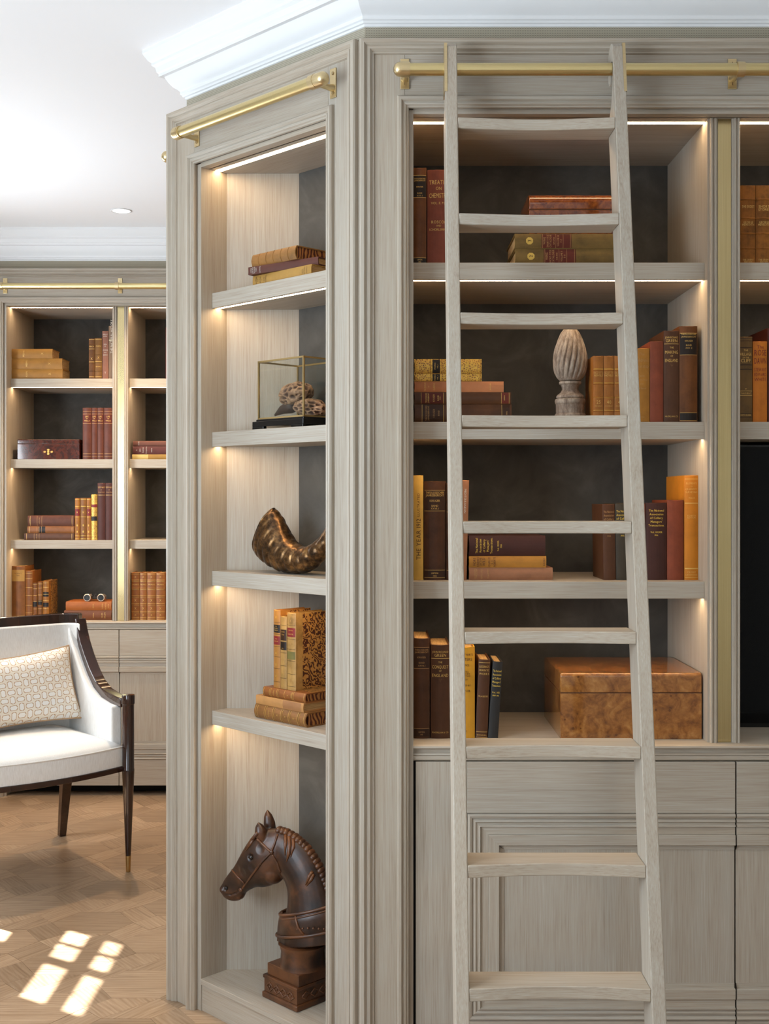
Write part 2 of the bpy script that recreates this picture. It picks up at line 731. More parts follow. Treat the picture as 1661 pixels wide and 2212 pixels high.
def moulding(name, parent, mat, a, b, inward, prof, y0=0.0, ma=1, mb_=1):
    """mitred moulding on a face in the local xz plane (room side is -y): outer edge from a to b, profile grows along inward"""
    ax, az = a
    bxx, bz = b
    L = sqrt((bxx - ax) ** 2 + (bz - az) ** 2)
    tx, tz = (bxx - ax) / L, (bz - az) / L
    r0, r1 = [], []
    for d, hh in prof:
        r0.append((ax + inward[0] * d + tx * d * ma, y0 - hh, az + inward[1] * d + tz * d * ma))
        r1.append((bxx + inward[0] * d - tx * d * mb_, y0 - hh, bz + inward[1] * d - tz * d * mb_))
    dl = prof[-1][0]
    r0 += [(ax + inward[0] * dl + tx * dl * ma, y0 + 0.002, az + inward[1] * dl + tz * dl * ma), (ax, y0 + 0.002, az)]
    r1 += [(bxx + inward[0] * dl - tx * dl * mb_, y0 + 0.002, bz + inward[1] * dl - tz * dl * mb_), (bxx, y0 + 0.002, bz)]
    return MB().rings([r0, r1]).build(name, mat, parent, smooth=True, angle=30)


Z_TOP = H + 1.0950       # top of the face frames
Z_FR1 = H + 1.0646       # frieze from here ...
Z_FR0 = H + 0.9584       # ... down to here
Z_INN = H + 0.9296
Z_SOF = H + 0.9207       # top of the openings
Z_S1 = (H + 0.577, H + 0.535)
Z_S2 = (H + 0.186, H + 0.1435)
Z_S3 = (H - 0.206, H - 0.248)
Z_CT = H - 0.595         # counter top


def led(parent, x0, x1, y0, y1, z):
    return bx('led_strip', LED, parent, x0, x1, y0, y1, z - 0.0004, z + 0.0005)


def pilaster(root, x0, yp, z0, z1):
    """reeded pilaster with a brass strip, 83 mm wide, in front of a divider"""
    body = bx('divider', OV, root, x0 + 0.0022, x0 + 0.0802, yp + 0.004, 0.46, z0, z1)
    prof = [(0, 0), (0, .006), (.002, .009), (.005, .009), (.007, .005), (.009, .005), (.0105, .009), (.0145, .009), (.016, .005), (.0175, .005), (.0195, .002), (.0195, 0)]
    moulding('reeded_strip', root, OV, (x0 + 0.0072, z0), (x0 + 0.0072, z1), (1, 0), prof, yp + 0.004, 0, 0)
    moulding('reeded_strip', root, OV, (x0 + 0.0800, z0), (x0 + 0.0800, z1), (-1, 0), prof, yp + 0.004, 0, 0)
    bx('brass_inlay', INLAY, root, x0 + 0.0275, x0 + 0.0592, yp + 0.0025, yp + 0.0042, z0, z1)


def cornice_nosing(root, x0, x1, y, back):
    """counter with a moulded front edge"""
    z = Z_CT
    pr = [(back, z), (y + 0.006, z), (y + 0.001, z - 0.002), (y, z - 0.006), (y + 0.003, z - 0.009), (y + 0.012, z - 0.011), (y + 0.012, z - 0.018),
          (y + 0.007, z - 0.021), (y + 0.006, z - 0.024), (y + 0.009, z - 0.026), (y + 0.005, z - 0.029), (y + 0.005, z - 0.035), (y + 0.010, z - 0.0385), (back, z - 0.0385)]
    return MB().prism(pr, x0, x1, 'x').build('counter', OH, root, smooth=True, angle=25)


def cupboard_door(root, x0, x1, y, left=None, rightmost=False):
    """one leaf; left = local x where the panel moulding starts (None when it runs past the joint)"""
    zt, zb = H - 0.6351, H - 1.380
    px0 = x0 if left is None else left + 0.0773
    d = bx('cupboard_door', OV, root, px0, x1, y + 0.008, y + 0.022, H - 1.19, H - 0.84)
    xs = x0 if left is None else left
    bx('rail', OH, d, xs, x1, y, y + 0.022, H - 0.7585, zt, 0.0008)
    bx('rail', OH, d, xs, x1, y, y + 0.022, zb, H - 1.2585, 0.0008)
    if left is not None:
        bx('stile', OV, d, x0, left - 0.0004, y, y + 0.022, zb, zt, 0.0008)
    # upper moulding, two flat bands, bead
    m = 0 if left is None else 1
    moulding('panel_moulding', d, OH, (xs, H - 0.7589), (x1, H - 0.7589), (0, -1), DOOR_PROF, y + 0.004, m, 0)
    moulding('panel_moulding', d, OH, (x1, H - 1.2580), (xs, H - 1.2580), (0, 1), DOOR_PROF, y + 0.004, 0, m)
    if left is not None:
        moulding('panel_moulding', d, OV, (xs, H - 1.2580), (xs, H - 0.7589), (1, 0), DOOR_PROF, y + 0.004, 1, 1)
    flat1 = [(0, 0), (0, .003), (.0185, .003), (.019, 0)]
    flat2 = [(0, 0), (0, .0055), (.0015, .007), (.0245, .007), (.0262, .004), (.0262, -.004), (.030, -.006), (.034, -.0035), (.0373, -.006), (.0373, -.0075)]
    for prof, off in ((flat1, 0.0325), (flat2, 0.0515)):
        mm = m
        xo = xs + (off if left is not None else 0)
        moulding('band', d, OH, (xo, H - 0.7589 - off), (x1, H - 0.7589 - off), (0, -1), prof, y + 0.004, mm, 0)
        moulding('band', d, OH, (x1, H - 1.2580 + off), (xo, H - 1.2580 + off), (0, 1), prof, y + 0.004, 0, mm)
        if left is not None:
            moulding('band', d, OV, (xo, H - 1.2580 + off), (xo, H - 0.7589 - off), (1, 0), prof, y + 0.004, 1, 1)
    return d


# ------------------------------------------------------------------ the room shell
CORNER = Vector((-0.061, 2.8))
UA = 0.5523
ELEFT = Vector((CORNER.x - UA, CORNER.y + UA))       # left end of the angled face
FRET = Vector((ELEFT.x + 0.56, ELEFT.y + 0.56))      # end of the return face
NICHE_L = UA * R2
YF = 5.6                                             # far bookcase face
CEILZ = H + 1.28


def offset_path(pts, d):
    """offset an open polyline to its left by d"""
    out = []
    for i, p in enumerate(pts):
        ns = []
        if i > 0:
            t = (p - pts[i - 1]).normalized()
            ns.append(Vector((-t.y, t.x)))
        if i < len(pts) - 1:
            t = (pts[i + 1] - p).normalized()
            ns.append(Vector((-t.y, t.x)))
        if len(ns) == 1:
            out.append(p + ns[0] * d)
        else:
            b = (ns[0] + ns[1]).normalized()
            out.append(p + b * (d / b.dot(ns[0])))
    return out


def crown(name, path, base_off):
    """white plaster cornice swept along a wall"""
    prof = [(0.0, 1.138), (0.003, 1.139), (0.004, 1.144), (0.008, 1.1455), (0.010, 1.150), (0.0135, 1.153), (0.0135, 1.161), (0.018, 1.166),
            (0.028, 1.174), (0.037, 1.186), (0.043, 1.198), (0.045, 1.204), (0.057, 1.204), (0.057, 1.212), (0.061, 1.216), (0.064, 1.230), (0.0715, 1.236),
            (0.0715, 1.243), (0.079, 1.250), (0.086, 1.262), (0.0905, 1.270), (0.0905, 1.281)]
    rows = []
    for p, z in prof:
        rows.append([(q.x, q.y, H + z) for q in offset_path(path, base_off + p)])
    n = len(path)
    vs = [p for r in rows for p in r]
    fs = [(i * n + j, i * n + j + 1, (i + 1) * n + j + 1, (i + 1) * n + j) for i in range(len(rows) - 1) for j in range(n - 1)]
    o = MB().add(vs, fs).build(name, WHITE, smooth=True, angle=25)
    return struct(o)


near_path = [Vector((2.3, 2.8)), CORNER, ELEFT, FRET, Vector((2.3, FRET.y))]
XL, XR, YB0, YB1 = -2.3, 2.3, -1.5, 6.15
# ceiling, walls
struct(bx('ceiling', CEIL, None, XL - 0.1, XR + 0.1, YB0 - 0.1, YB1 + 0.1, CEILZ, CEILZ + 0.05))
struct(bx('wall_right', PLASTER, None, XR, XR + 0.1, YB0, YB1, 0, CEILZ))
struct(bx('wall_far', PLASTER, None, XL, XR, YB1, YB1 + 0.1, 0, CEILZ))
# the wall over the near joinery (grasscloth band)
wp = offset_path(near_path, -0.034)
wpoly = [(p.x, p.y) for p in wp]
struct(MB().prism(wpoly, Z_TOP - 0.006, CEILZ, 'z').build('wall_middle', WEAVE))
# the wall carrying the far side of the pier
rp = [FRET, Vector((XR, FRET.y)), Vector((XR, FRET.y - 0.05)), Vector((FRET.x + 0.02, FRET.y - 0.05))]
struct(MB().prism([(p.x, p.y) for p in rp], 0, Z_TOP - 0.006, 'z').build('wall_inner', PLASTER))
struct(bx('wall_upper_far', WEAVE, None, XL, XR, YF + 0.034, YB1, Z_TOP - 0.006, CEILZ))
crown('trim_1', near_path, -0.034)
crown('trim_2', [Vector((XR, YF)), Vector((XL, YF))], -0.034)


def wall_with_holes(name, horiz, fixed, t, a0, a1, z1, holes):
    """a wall with rectangular openings (a0,a1,z0,z1); horiz: runs along x (True) or y"""
    mb = MB()
    cuts = sorted(holes)
    edges = [a0]
    for h in cuts:
        edges += [h[0], h[1]]
    edges.append(a1)

    def put(u0, u1, za, zb):
        if horiz:
            mb.box(u0, u1, fixed, fixed + t, za, zb)
        else:
            mb.box(fixed, fixed + t, u0, u1, za, zb)
    for i in range(0, len(edges) - 1, 2):
        put(edges[i], edges[i + 1], 0, z1)
    for h in cuts:
        put(h[0], h[1], 0, h[2])
        put(h[0], h[1], h[3], z1)
    return struct(mb.build(name, PLASTER))


SW = (4.13, 4.68)   # small window, along y
wall_with_holes('wall_left', False, XL - 0.03, 0.03, YB0, YB1, CEILZ, [(-0.2, 2.0, 0.75, 2.35), (SW[0], SW[1], 0.55, 2.53)])
wall_with_holes('wall_back', True, YB0 - 0.03, 0.03, XL, XR, CEILZ, [(-1.1, 1.5, 0.75, 2.35)])


def window(name, x, ys, zs, bar_y, bar_z, horiz=False):
    mb = MB()
    y0, y1 = ys
    z0, z1 = zs

    def put(a0, a1, za, zb):
        if horiz:
            mb.box(a0, a1, x - 0.022, x, za, zb)
        else:
            mb.box(x - 0.022, x, a0, a1, za, zb)
    for a0, a1 in bar_y:
        put(a0, a1, z0, z1)
    for za, zb in bar_z:
        put(y0, y1, za, zb)
    return struct(mb.build(name, WHITE))


struct(bx('added_sun_block', PLASTER, None, XL - 1.6, XL - 0.03, -0.7, 3.3, 2.42, 2.5))  # unseen slab, added outside to keep the sun out of the large left window
# panes of the small window: the sun through them draws the bright patches on the floor
window('window_1', XL, SW, (0.55, 2.53), [(SW[0], 4.145), (4.395, 4.442), (4.551, 4.563), (4.668, SW[1])],
       [(0.55, 0.60), (0.88, 0.93), (1.30, 1.670), (1.845, 2.118), (2.288, 2.366), (2.498, 2.53)])
window('window_2', XL, (-0.2, 2.0), (0.75, 2.35), [(-0.2, -0.15), (0.5, 0.53), (1.23, 1.27), (1.95, 2.0)], [(0.75, 0.8), (1.3, 1.33), (1.82, 1.85), (2.3, 2.35)])
window('window_3', YB0, (-1.1, 1.5), (0.75, 2.35), [(-1.1, -1.05), (-0.25, -0.22), (0.6, 0.63), (1.45, 1.5)], [(0.75, 0.8), (1.5, 1.54), (2.3, 2.35)], True)


# ------------------------------------------------------------------ floor: hexagonal and slanted oak planks
def floor_mat(name, ang):
    k = NT(name, 0.30)
    tc = k.coord((1, 1, 1), True)
    mp = k.n('ShaderNodeMapping')
    mp.inputs['Rotation'].default_value = (0, 0, -ang)
    mp2 = k.n('ShaderNodeMapping')
    mp2.inputs['Scale'].default_value = (5.0, 70.0, 1.0)
    k.l(tc, mp.inputs['Vector'])
    k.l(mp.outputs[0], mp2.inputs['Vector'])
    f = k.noise(mp2.outputs[0], 1.0, 6.0, 0.62, 1.2)
    mp3 = k.n('ShaderNodeMapping')
    mp3.inputs['Scale'].default_value = (3.0, 16.0, 1.0)
    k.l(mp.outputs[0], mp3.inputs['Vector'])
    w = k.n('ShaderNodeTexWave', bands_direction='Y')
    w.inputs['Scale'].default_value = 1.4
    w.inputs['Distortion'].default_value = 7.0
    w.inputs['Detail'].default_value = 2.0
    k.l(mp3.outputs[0], w.inputs['Vector'])
    c = k.ramp(f, [(0.30, rgb(137, 108, 80)), (0.5, rgb(160, 131, 102)), (0.7, rgb(178, 152, 124))])
    c = k.mix(k.math('MULTIPLY', w.outputs['Fac'], 0.22), c, rgb(206, 184, 158))
    oi = k.n('ShaderNodeObjectInfo')
    tint = k.ramp(oi.outputs['Random'], [(0.0, (0.74, 0.72, 0.70, 1)), (0.5, (0.96, 0.95, 0.94, 1)), (1.0, (1.12, 1.12, 1.12, 1))])
    k.col(k.mix(1.0, c, tint, 'MULTIPLY'))
    k.bump(f, 0.08, 0.0008)
    return k.m


FM = [floor_mat('oak_plank_level', 0.0), floor_mat('oak_plank_rising', radians(52)), floor_mat('oak_plank_falling', radians(-52))]
floor = struct(bx('floor', FM[0], None, XL - 0.1, XR + 0.1, YB0 - 0.1, YB1 + 0.1, -0.06, -0.0032))
DX, VY = 0.270, 0.330
HH, TW, HW = 0.100, 0.068, 0.137      # hexagon half height, half top edge, half width


def hexpts(cx, cy):
    return [Vector((cx - TW, cy + HH)), Vector((cx + TW, cy + HH)), Vector((cx + HW, cy)), Vector((cx + TW, cy - HH)), Vector((cx - TW, cy - HH)), Vector((cx - HW, cy))]


def shrink(poly, g=0.0005):
    c = sum(poly, Vector((0, 0))) / len(poly)
    return [p + (c - p).normalized() * g for p in poly]


def plank(poly, k):
    dz = random.uniform(-0.0003, 0.0003)
    mb = MB().prism([(p.x, p.y) for p in shrink(poly)], -0.003, dz, 'z')
    return mb


pieces = []
for i in range(-1, 14):
    for j in range(-1, 14):
        cx = -2.6 + i * DX
        cy = 2.95 + j * VY + (VY / 2 if i % 2 else 0)
        h0 = hexpts(cx, cy)
        up = hexpts(cx, cy + VY)
        ru = hexpts(cx + DX, cy + VY / 2)
        rd = hexpts(cx + DX, cy - VY / 2)
        lu = hexpts(cx - DX, cy + VY / 2)
        # slanted strips, carried on into the gap over the flat edge
        g1 = [h0[1], h0[2], ru[4], ru[5]]                          # falling strip at upper right
        g2 = [h0[2], h0[3], rd[5], rd[0]]                          # rising strip at lower right
        gap = [h0[0], h0[1], ru[5], up[3], up[4], lu[2]]           # over the flat edge, to the next hexagon
        mid = (h0[1] + up[4]) / 2
        pieces += [(0, h0), (2, g1), (1, g2)]
        # the gap split along the rising diagonal
        pieces += [(1, [h0[0], h0[1], ru[5], up[3]]), (2, [h0[0], up[3], up[4], lu[2]])]
        pieces += [(1, [h0[2], ru[4], rd[0]])]


def floor_view(c):
    if c.y < 2.95 or c.y > 5.75 or c.x > 0.0:
        return False
    px = CX + F * c.x / c.y
    py = CY + F * H / c.y
    return -110 < px < 560 and py < 2330


def beyond_pier(c):
    # under the pier and the bookcases
    return (c.x - CORNER.x) + (c.y - CORNER.y) > 0.16 and c.y < 3.9 and c.x > ELEFT.x + 0.05


vis = []
hid = [MB(), MB(), MB()]
for k, poly in pieces:
    c = sum(poly, Vector((0, 0))) / len(poly)
    if c.y > YF + 0.3 or c.x < XL or beyond_pier(c):
        continue
    if floor_view(c):
        vis.append((k, poly))
print('planks in view', len(vis))
vis.sort(key=lambda q: sum(p.y for p in q[1]) / len(q[1]))
for k, poly in vis[:300]:
    c = sum(poly, Vector((0, 0))) / len(poly)
    loc = [p - c for p in poly]
    o = plank(loc, k).build('plank', FM[k], floor)
    o.location = (c.x, c.y, 0)
rest = MB()
for k, poly in vis[300:]:
    q = plank(poly, k)
    rest.add(q.v, q.f)
if rest.v:
    o = rest.build('planks_far', FM[0], floor)
    o['kind'] = 'stuff'
# plain boarding everywhere else, level with the planks
st = MB()
st.box(XL, XR, YB0, 2.95, -0.0035, -0.001)
st.box(0.0, XR, 2.95, YF + 0.3, -0.0035, -0.001)
o = st.build('boarding', FM[0], floor)

# ------------------------------------------------------------------ near bookcase on the right
NB = thing('bookcase', 'limed oak wall bookcase with lit shelves and cupboards, behind the ladder', 'bookcase', (CORNER.x, 2.8, 0), 0, 'limed oak bookcases')
ox = -CORNER.x                                   # world x -> local x
XE = 1.55 + ox                                   # right end of the opening (out of frame)
XW = XE + 0.13
# stile, frieze, mouldings
bx('stile', OV, NB, 0.0, 0.1098, 0.0, 0.022, 0.0, Z_TOP - 0.004)
bx('lip', OV, NB, 0.1090, 0.1307, 0.010, 0.03, 0.0, Z_SOF + 0.01)
bx('frieze', OH, NB, 0.1104, XW, 0.0, 0.022, Z_FR0 - 0.02, Z_TOP - 0.004)
bx('lip', OH, NB, 0.1307, XE, 0.010, 0.04, Z_SOF, Z_INN + 0.004)
bx('stile', OV, NB, XE + 0.02, XW, 0.0, 0.022, 0.0, Z_FR0 - 0.02)
moulding('outer_moulding', NB, OH, (0.002, Z_TOP), (XW, Z_TOP), (0, -1), OUTER_PROF, 0.0, 1, 0)
moulding('outer_moulding', NB, OV, (0.002, 0.0), (0.002, Z_TOP), (1, 0), OUTER_PROF, 0.0, 0, 1)
moulding('inner_moulding', NB, OH, (0.092, Z_FR0), (XE + 0.03, Z_FR0), (0, -1), INNER_PROF, 0.0, 1, 0)
moulding('inner_moulding', NB, OV, (0.092, 0.0), (0.092, Z_FR0), (1, 0), INNER_PROF, 0.0, 0, 1)
# carcass
XP = 0.7838 + ox                                  # pilaster
bx('side_panel', OV, NB, 0.112, 0.1307, 0.03, 0.46, 0.0, Z_SOF + 0.02)
bx('soffit', OH, NB, 0.1307, XE, 0.036, 0.46, Z_SOF, Z_SOF + 0.02)
bx('back_panel', SUEDE, NB, 0.1307, XP + 0.01, 0.45, 0.47, Z_CT - 0.04, Z_SOF + 0.01)
bx('back_panel', SUEDE, NB, XP + 0.07, XE, 0.45, 0.47, Z_CT - 0.04, Z_SOF + 0.01)
bx('side_panel', OV, NB, XE, XE + 0.02, 0.03, 0.46, 0.0, Z_SOF + 0.02)
pilaster(NB, XP, 0.045, Z_CT, Z_SOF)
cornice_nosing(NB, 0.1307, XE, 0.011, 0.455)
bays = [(0.1307, XP + 0.0022), (XP + 0.0802, XE)]
for bi, (a, b) in enumerate(bays):
    led(NB, a + 0.001, b - 0.001, 0.070, 0.086, Z_SOF)
    for zi, (zt, zb) in enumerate((Z_S1, Z_S2, Z_S3)):
        if bi == 1 and zi == 2:
            continue
        s = bx('shelf', OH, NB, a, b, 0.0868, 0.45, zb + 0.0018, zt, 0.0006)
        bx('front_edge', OH, s, a, b, 0.075, 0.0866, zb, zt, 0.001)
        if not (bi == 1 and zi == 1):
            led(s, a + 0.001, b - 0.001, 0.088, 0.104, zb + 0.0018)
# cupboards
bx('cupboard_carcass', GAP, NB, 0.1307, XE, 0.042, 0.45, 0.06, Z_CT - 0.0388)
bx('plinth', OH, NB, 0.1307, XE, 0.10, 0.13, 0.0, 0.06)
cupboard_door(NB, 0.0757 + ox, 0.8434 + ox, 0.015, left=0.1992 + ox)
cupboard_door(NB, 0.8472 + ox, 1.55 + ox, 0.015)
# black screen in the second bay
tv = thing('television', 'black glossy screen filling the right-hand bay above the counter', 'television', (0.868 + 0.34, 3.03, Z_CT))
bx('screen', SCREEN, tv, -0.335, 0.335, 0.0, 0.006, 0.012, 0.726)
bx('casing', BLACK, tv, -0.338, 0.338, 0.006, 0.05, 0.0, 0.732)

# ------------------------------------------------------------------ angled niche bookcase
NI = thing('bookcase', 'narrow angled limed oak bookcase with horse, horn and glass case', 'bookcase', (ELEFT.x, ELEFT.y, 0), -pi / 4, 'limed oak bookcases')
NL = NICHE_L
UR = NL - 0.124
UL = 0.1355
bx('stile', OV, NI, 0.0, 0.118, 0.0, 0.022, 0.0, Z_TOP - 0.004)
bx('stile', OV, NI, NL - 0.108, NL, 0.0, 0.022, 0.0, Z_TOP - 0.004)
bx('frieze', OH, NI, 0.1186, NL - 0.1086, 0.0, 0.022, Z_FR0 - 0.02, Z_TOP - 0.004)
bx('lip', OV, NI, 0.117, UL, 0.010, 0.03, 0.0, Z_SOF + 0.01)
bx('lip', OV, NI, UR, NL - 0.107, 0.010, 0.03, 0.0, Z_SOF + 0.01)
bx('lip', OH, NI, UL, UR, 0.010, 0.04, Z_SOF, Z_INN + 0.004)
moulding('outer_moulding', NI, OH, (0.0, Z_TOP), (NL - 0.002, Z_TOP), (0, -1), OUTER_PROF)
moulding('outer_moulding', NI, OV, (0.0, 0.0), (0.0, Z_TOP), (1, 0), OUTER_PROF, 0.0, 0, 1)
moulding('outer_moulding', NI, OV, (NL - 0.002, Z_TOP), (NL - 0.002, 0.0), (-1, 0), OUTER_PROF, 0.0, 1, 0)
moulding('inner_moulding', NI, OH, (0.093, Z_FR0), (NL - 0.0865, Z_FR0), (0, -1), INNER_PROF)
moulding('inner_moulding', NI, OV, (0.093, 0.0), (0.093, Z_FR0), (1, 0), INNER_PROF, 0.0, 0, 1)
moulding('inner_moulding', NI, OV, (NL - 0.0865, Z_FR0), (NL - 0.0865, 0.0), (-1, 0), INNER_PROF, 0.0, 1, 0)
Z_NB = H - 1.340
bx('base_rail', OH, NI, UL, UR, 0.0135, 0.03, 0.0, Z_NB - 0.0175)
npoly = lambda y0: [(UL, y0), (UL, 0.0993), (0.2805, 0.2442), (UR, 0.2442), (UR, y0)]
MB().prism(npoly(0.008), Z_NB - 0.016, Z_NB, 'z').build('base_shelf', OH, NI, bevel=0.001)
MB().prism([(UL - 0.01, 0.03), (UL, 0.03), (UL, 0.0993), (UL - 0.01, 0.0993)], 0, Z_SOF + 0.02, 'z').build('side_panel', OV, NI)
MB().prism([(UL, 0.0993), (0.2809, 0.2446), (0.274, 0.2515), (UL - 0.007, 0.106)], 0, Z_SOF + 0.02, 'z').build('side_panel', OV, NI)
MB().prism([(UR, 0.03), (UR + 0.01, 0.03), (UR + 0.01, 0.25), (UR, 0.25)], 0, Z_SOF + 0.02, 'z').build('side_panel', OV, NI)
bx('back_panel', SUEDE, NI, 0.2805, UR + 0.005, 0.2442, 0.255, Z_NB, Z_SOF + 0.02)
MB().prism(npoly(0.036), Z_SOF, Z_SOF + 0.02, 'z').build('soffit', OH, NI)
led(NI, UL + 0.002, UR - 0.002, 0.058, 0.076, Z_SOF)
ZN = [(H + 0.574, H + 0.532), (H + 0.184, H + 0.1425), (H - 0.2055, H - 0.247), (H - 0.598, H - 0.637)]
for zt, zb in ZN:
    s = MB().prism(npoly(0.0596), zb + 0.0018, zt, 'z').build('shelf', OH, NI, bevel=0.0006)
    bx('front_edge', OH, s, UL, UR, 0.0476, 0.0594, zb, zt, 0.001)
    led(s, UL + 0.002, UR - 0.002, 0.061, 0.076, zb + 0.0018)
# the return of the pier
rt = struct(thing('trim_3', 'limed oak return panel at the back of the angled pier', 'panel', (ELEFT.x, ELEFT.y, 0), pi / 4))
del rt['label'], rt['category']
bx('panel', OV, rt, 0.0, 0.79, -0.002, -0.016, 0.0, Z_TOP - 0.004)
moulding('moulding', rt, OV, (0.0, 0.0), (0.0, Z_TOP), (1, 0), OUTER_PROF, 0.0, 0, 1)

# ------------------------------------------------------------------ far bookcase
FXL, FXR = -1.81, -0.42
FB = thing('bookcase', 'far limed oak bookcase with two lit bays, behind the armchair', 'bookcase', (0, YF, 0), 0, 'limed oak bookcases')
bx('frieze', OH, FB, XL, FXR + 0.2, 0.0, 0.022, Z_FR0 - 0.02, Z_TOP - 0.004)
bx('stile', OV, FB, XL, FXL - 0.02, 0.0, 0.022, 0.0, Z_FR0 - 0.0205)
bx('stile', OV, FB, FXR + 0.02, FXR + 0.2, 0.0, 0.022, 0.0, Z_FR0 - 0.0205)
bx('lip', OV, FB, FXL - 0.021, FXL, 0.010, 0.03, 0.0, Z_SOF + 0.01)
bx('lip', OH, FB, FXL, FXR, 0.010, 0.04, Z_SOF, Z_INN + 0.004)
moulding('outer_moulding', FB, OH, (XL, Z_TOP), (FXR + 0.2, Z_TOP), (0, -1), OUTER_PROF, 0.0, 0, 0)
moulding('inner_moulding', FB, OH, (FXL - 0.0387, Z_FR0), (FXR, Z_FR0), (0, -1), INNER_PROF, 0.0, 1, 0)
moulding('inner_moulding', FB, OV, (FXL - 0.0387, 0.0), (FXL - 0.0387, Z_FR0), (1, 0), INNER_PROF, 0.0, 0, 1)
FXP = -1.3135
bx('side_panel', OV, FB, FXL - 0.02, FXL, 0.03, 0.46, 0.0, Z_SOF + 0.02)
bx('side_panel', OV, FB, FXR, FXR + 0.02, 0.03, 0.46, 0.0, Z_SOF + 0.02)
bx('soffit', OH, FB, FXL, FXR, 0.036, 0.46, Z_SOF, Z_SOF + 0.02)
bx('back_panel', SUEDE, FB, FXL, FXP + 0.01, 0.45, 0.47, Z_CT - 0.04, Z_SOF + 0.01)
bx('back_panel', SUEDE, FB, FXP + 0.07, FXR, 0.45, 0.47, Z_CT - 0.04, Z_SOF + 0.01)
pilaster(FB, FXP, 0.045, Z_CT, Z_SOF)
cornice_nosing(FB, FXL, FXR, 0.011, 0.455)
for a, b in ((FXL, FXP + 0.0022), (FXP + 0.0802, FXR)):
    led(FB, a + 0.001, b - 0.001, 0.070, 0.086, Z_SOF)
    for zt, zb in (Z_S1, Z_S2, Z_S3):
        s = bx('shelf', OH, FB, a, b, 0.0868, 0.45, zb + 0.0018, zt, 0.0006)
        bx('front_edge', OH, s, a, b, 0.075, 0.0866, zb, zt, 0.001)
        led(s, a + 0.001, b - 0.001, 0.088, 0.104, zb + 0.0018)
bx('cupboard_carcass', GAP, FB, FXL, FXR, 0.042, 0.45, 0.05, Z_CT - 0.0388)
bx('plinth', GAP, FB, FXL - 0.6, FXR, 0.115, 0.13, 0.0, 0.05)
cupboard_door(FB, FXL - 0.02, -1.2733, 0.015)
cupboard_door(FB, -1.2700, FXR, 0.015)


# ------------------------------------------------------------------ brass ladder rails
def rail(label, p0, p1, out, zc, brackets, cap0, cap1, stand_off=0.065):
    """p0,p1: points on the face (2D); out: unit vector to the room"""
    root = thing('ladder_rail', label, 'rail', (p0.x, p0.y, zc), 0, 'brass ladder rails')
    d = (p1 - p0)
    L = d.length
    t = d / L
    t3 = Vector((t.x, t.y, 0))
    o3 = Vector((out.x, out.y, 0))
    c0 = o3 * stand_off
    r = 0.0145
    MB().tube([c0, c0 + t3 * L], r, 20).build('tube', BRASS, root, smooth=True)
    for on, s, e in ((cap0, 0.0, -1), (cap1, L, 1)):
        if not on:
            continue
        mb = MB()
        b = c0 + t3 * s
        q = [b - t3 * (0.022 * e)] + [b + t3 * (e * 0.017 * x) for x in (0.0, 0.35, 0.6, 0.8, 0.93, 1.0)]
        rr = [0.0168, 0.0168, 0.0160, 0.0138, 0.0102, 0.0062, 0.0005]
        mb.tube(q, rr, 20).build('end_cap', BRASS_FIT, root, smooth=True)
    for s in brackets:
        b = t3 * s
        wv = t3 * 0.0105
        zc2 = Vector((0, 0, 0.012))
        hz = Vector((0, 0, 0.036))
        vs = []
        for dep in (0.0, 0.004):
            for sz in (-1, 1):
                for sx in (-1, 1):
                    vs.append(b + o3 * dep + wv * sx + hz * sz + zc2)
        pl = MB().add(vs, [(0, 2, 3, 1), (4, 5, 7, 6), (0, 1, 5, 4), (2, 6, 7, 3), (0, 4, 6, 2), (1, 3, 7, 5)]).build('bracket', BRASS_FIT, root, bevel=0.0008)
        MB().tube([b + o3 * 0.003, b + o3 * 0.02 + Vector((0, 0, -0.002)), b + o3 * (stand_off - 0.012)], [0.0095, 0.007, 0.0085], 14).build('bracket_arm', BRASS_FIT, pl, smooth=True)
        MB().tube([b + c0 - t3 * 0.009, b + c0 + t3 * 0.009], 0.0175, 20).build('clamp_ring', BRASS_FIT, pl, smooth=True)
        for sz in (-0.024, 0.024):
            m = MB()
            cc = b + o3 * 0.0045 + zc2 + Vector((0, 0, sz))
            m.tube([cc, cc + o3 * 0.0014], 0.0042, 12)
            sc = m.build('screw', BRASS_FIT, pl, smooth=True)
            ms = MB()
            q = cc + o3 * 0.0015
            ms.tube([q - Vector((0, 0, 0.0036)), q + Vector((0, 0, 0.0036))], 0.0006, 4).build('screw_slot', INK, pl)
    return root


RZ = H + 1.0
rail('brass ladder rail carrying the ladder over the right bookcase', Vector((0.038, 2.8)), Vector((1.60, 2.8)), Vector((0, -1)), RZ,
     [0.011, 0.011 + 0.782, 0.011 + 1.5], True, False)
po = Vector((-1, -1)) / R2
pt = Vector((-1, 1)) / R2
rail('short brass ladder rail across the top of the angled bookcase', CORNER + pt * 0.058, CORNER + pt * 0.655, po, RZ, [0.03, 0.590], True, True)
rail('brass ladder rail across the far bookcase above the armchair', Vector((-2.3, YF)), Vector((-0.45, YF)), Vector((0, -1)), RZ,
     [2.3 - 1.8115, 2.3 - 1.2625, 1.55], True, True)
pr = Vector((-1, 1)) / R2
rail('brass ladder rail on the pier return, only its knob in view', ELEFT + Vector((1, 1)) / R2 * 0.043, ELEFT + Vector((1, 1)) / R2 * 0.72, pr, RZ, [0.028, 0.64], True, True, 0.077)

# ------------------------------------------------------------------ ladder
LD = thing('library_ladder', 'pale limed oak library ladder leaning from the brass rail over the bookcase', 'ladder', (0.35, 2.30, 0.0))
SLP = 0.1956


def lad_y(z):           # depth of the front of the ladder at height z (from the floor)
    return 2.5185 + SLP * (z - H)


def LL(x, y, z):
    return (x - 0.35, y - 2.30, z)


ztop = H + 1.062
head = []
DEP = 0.080
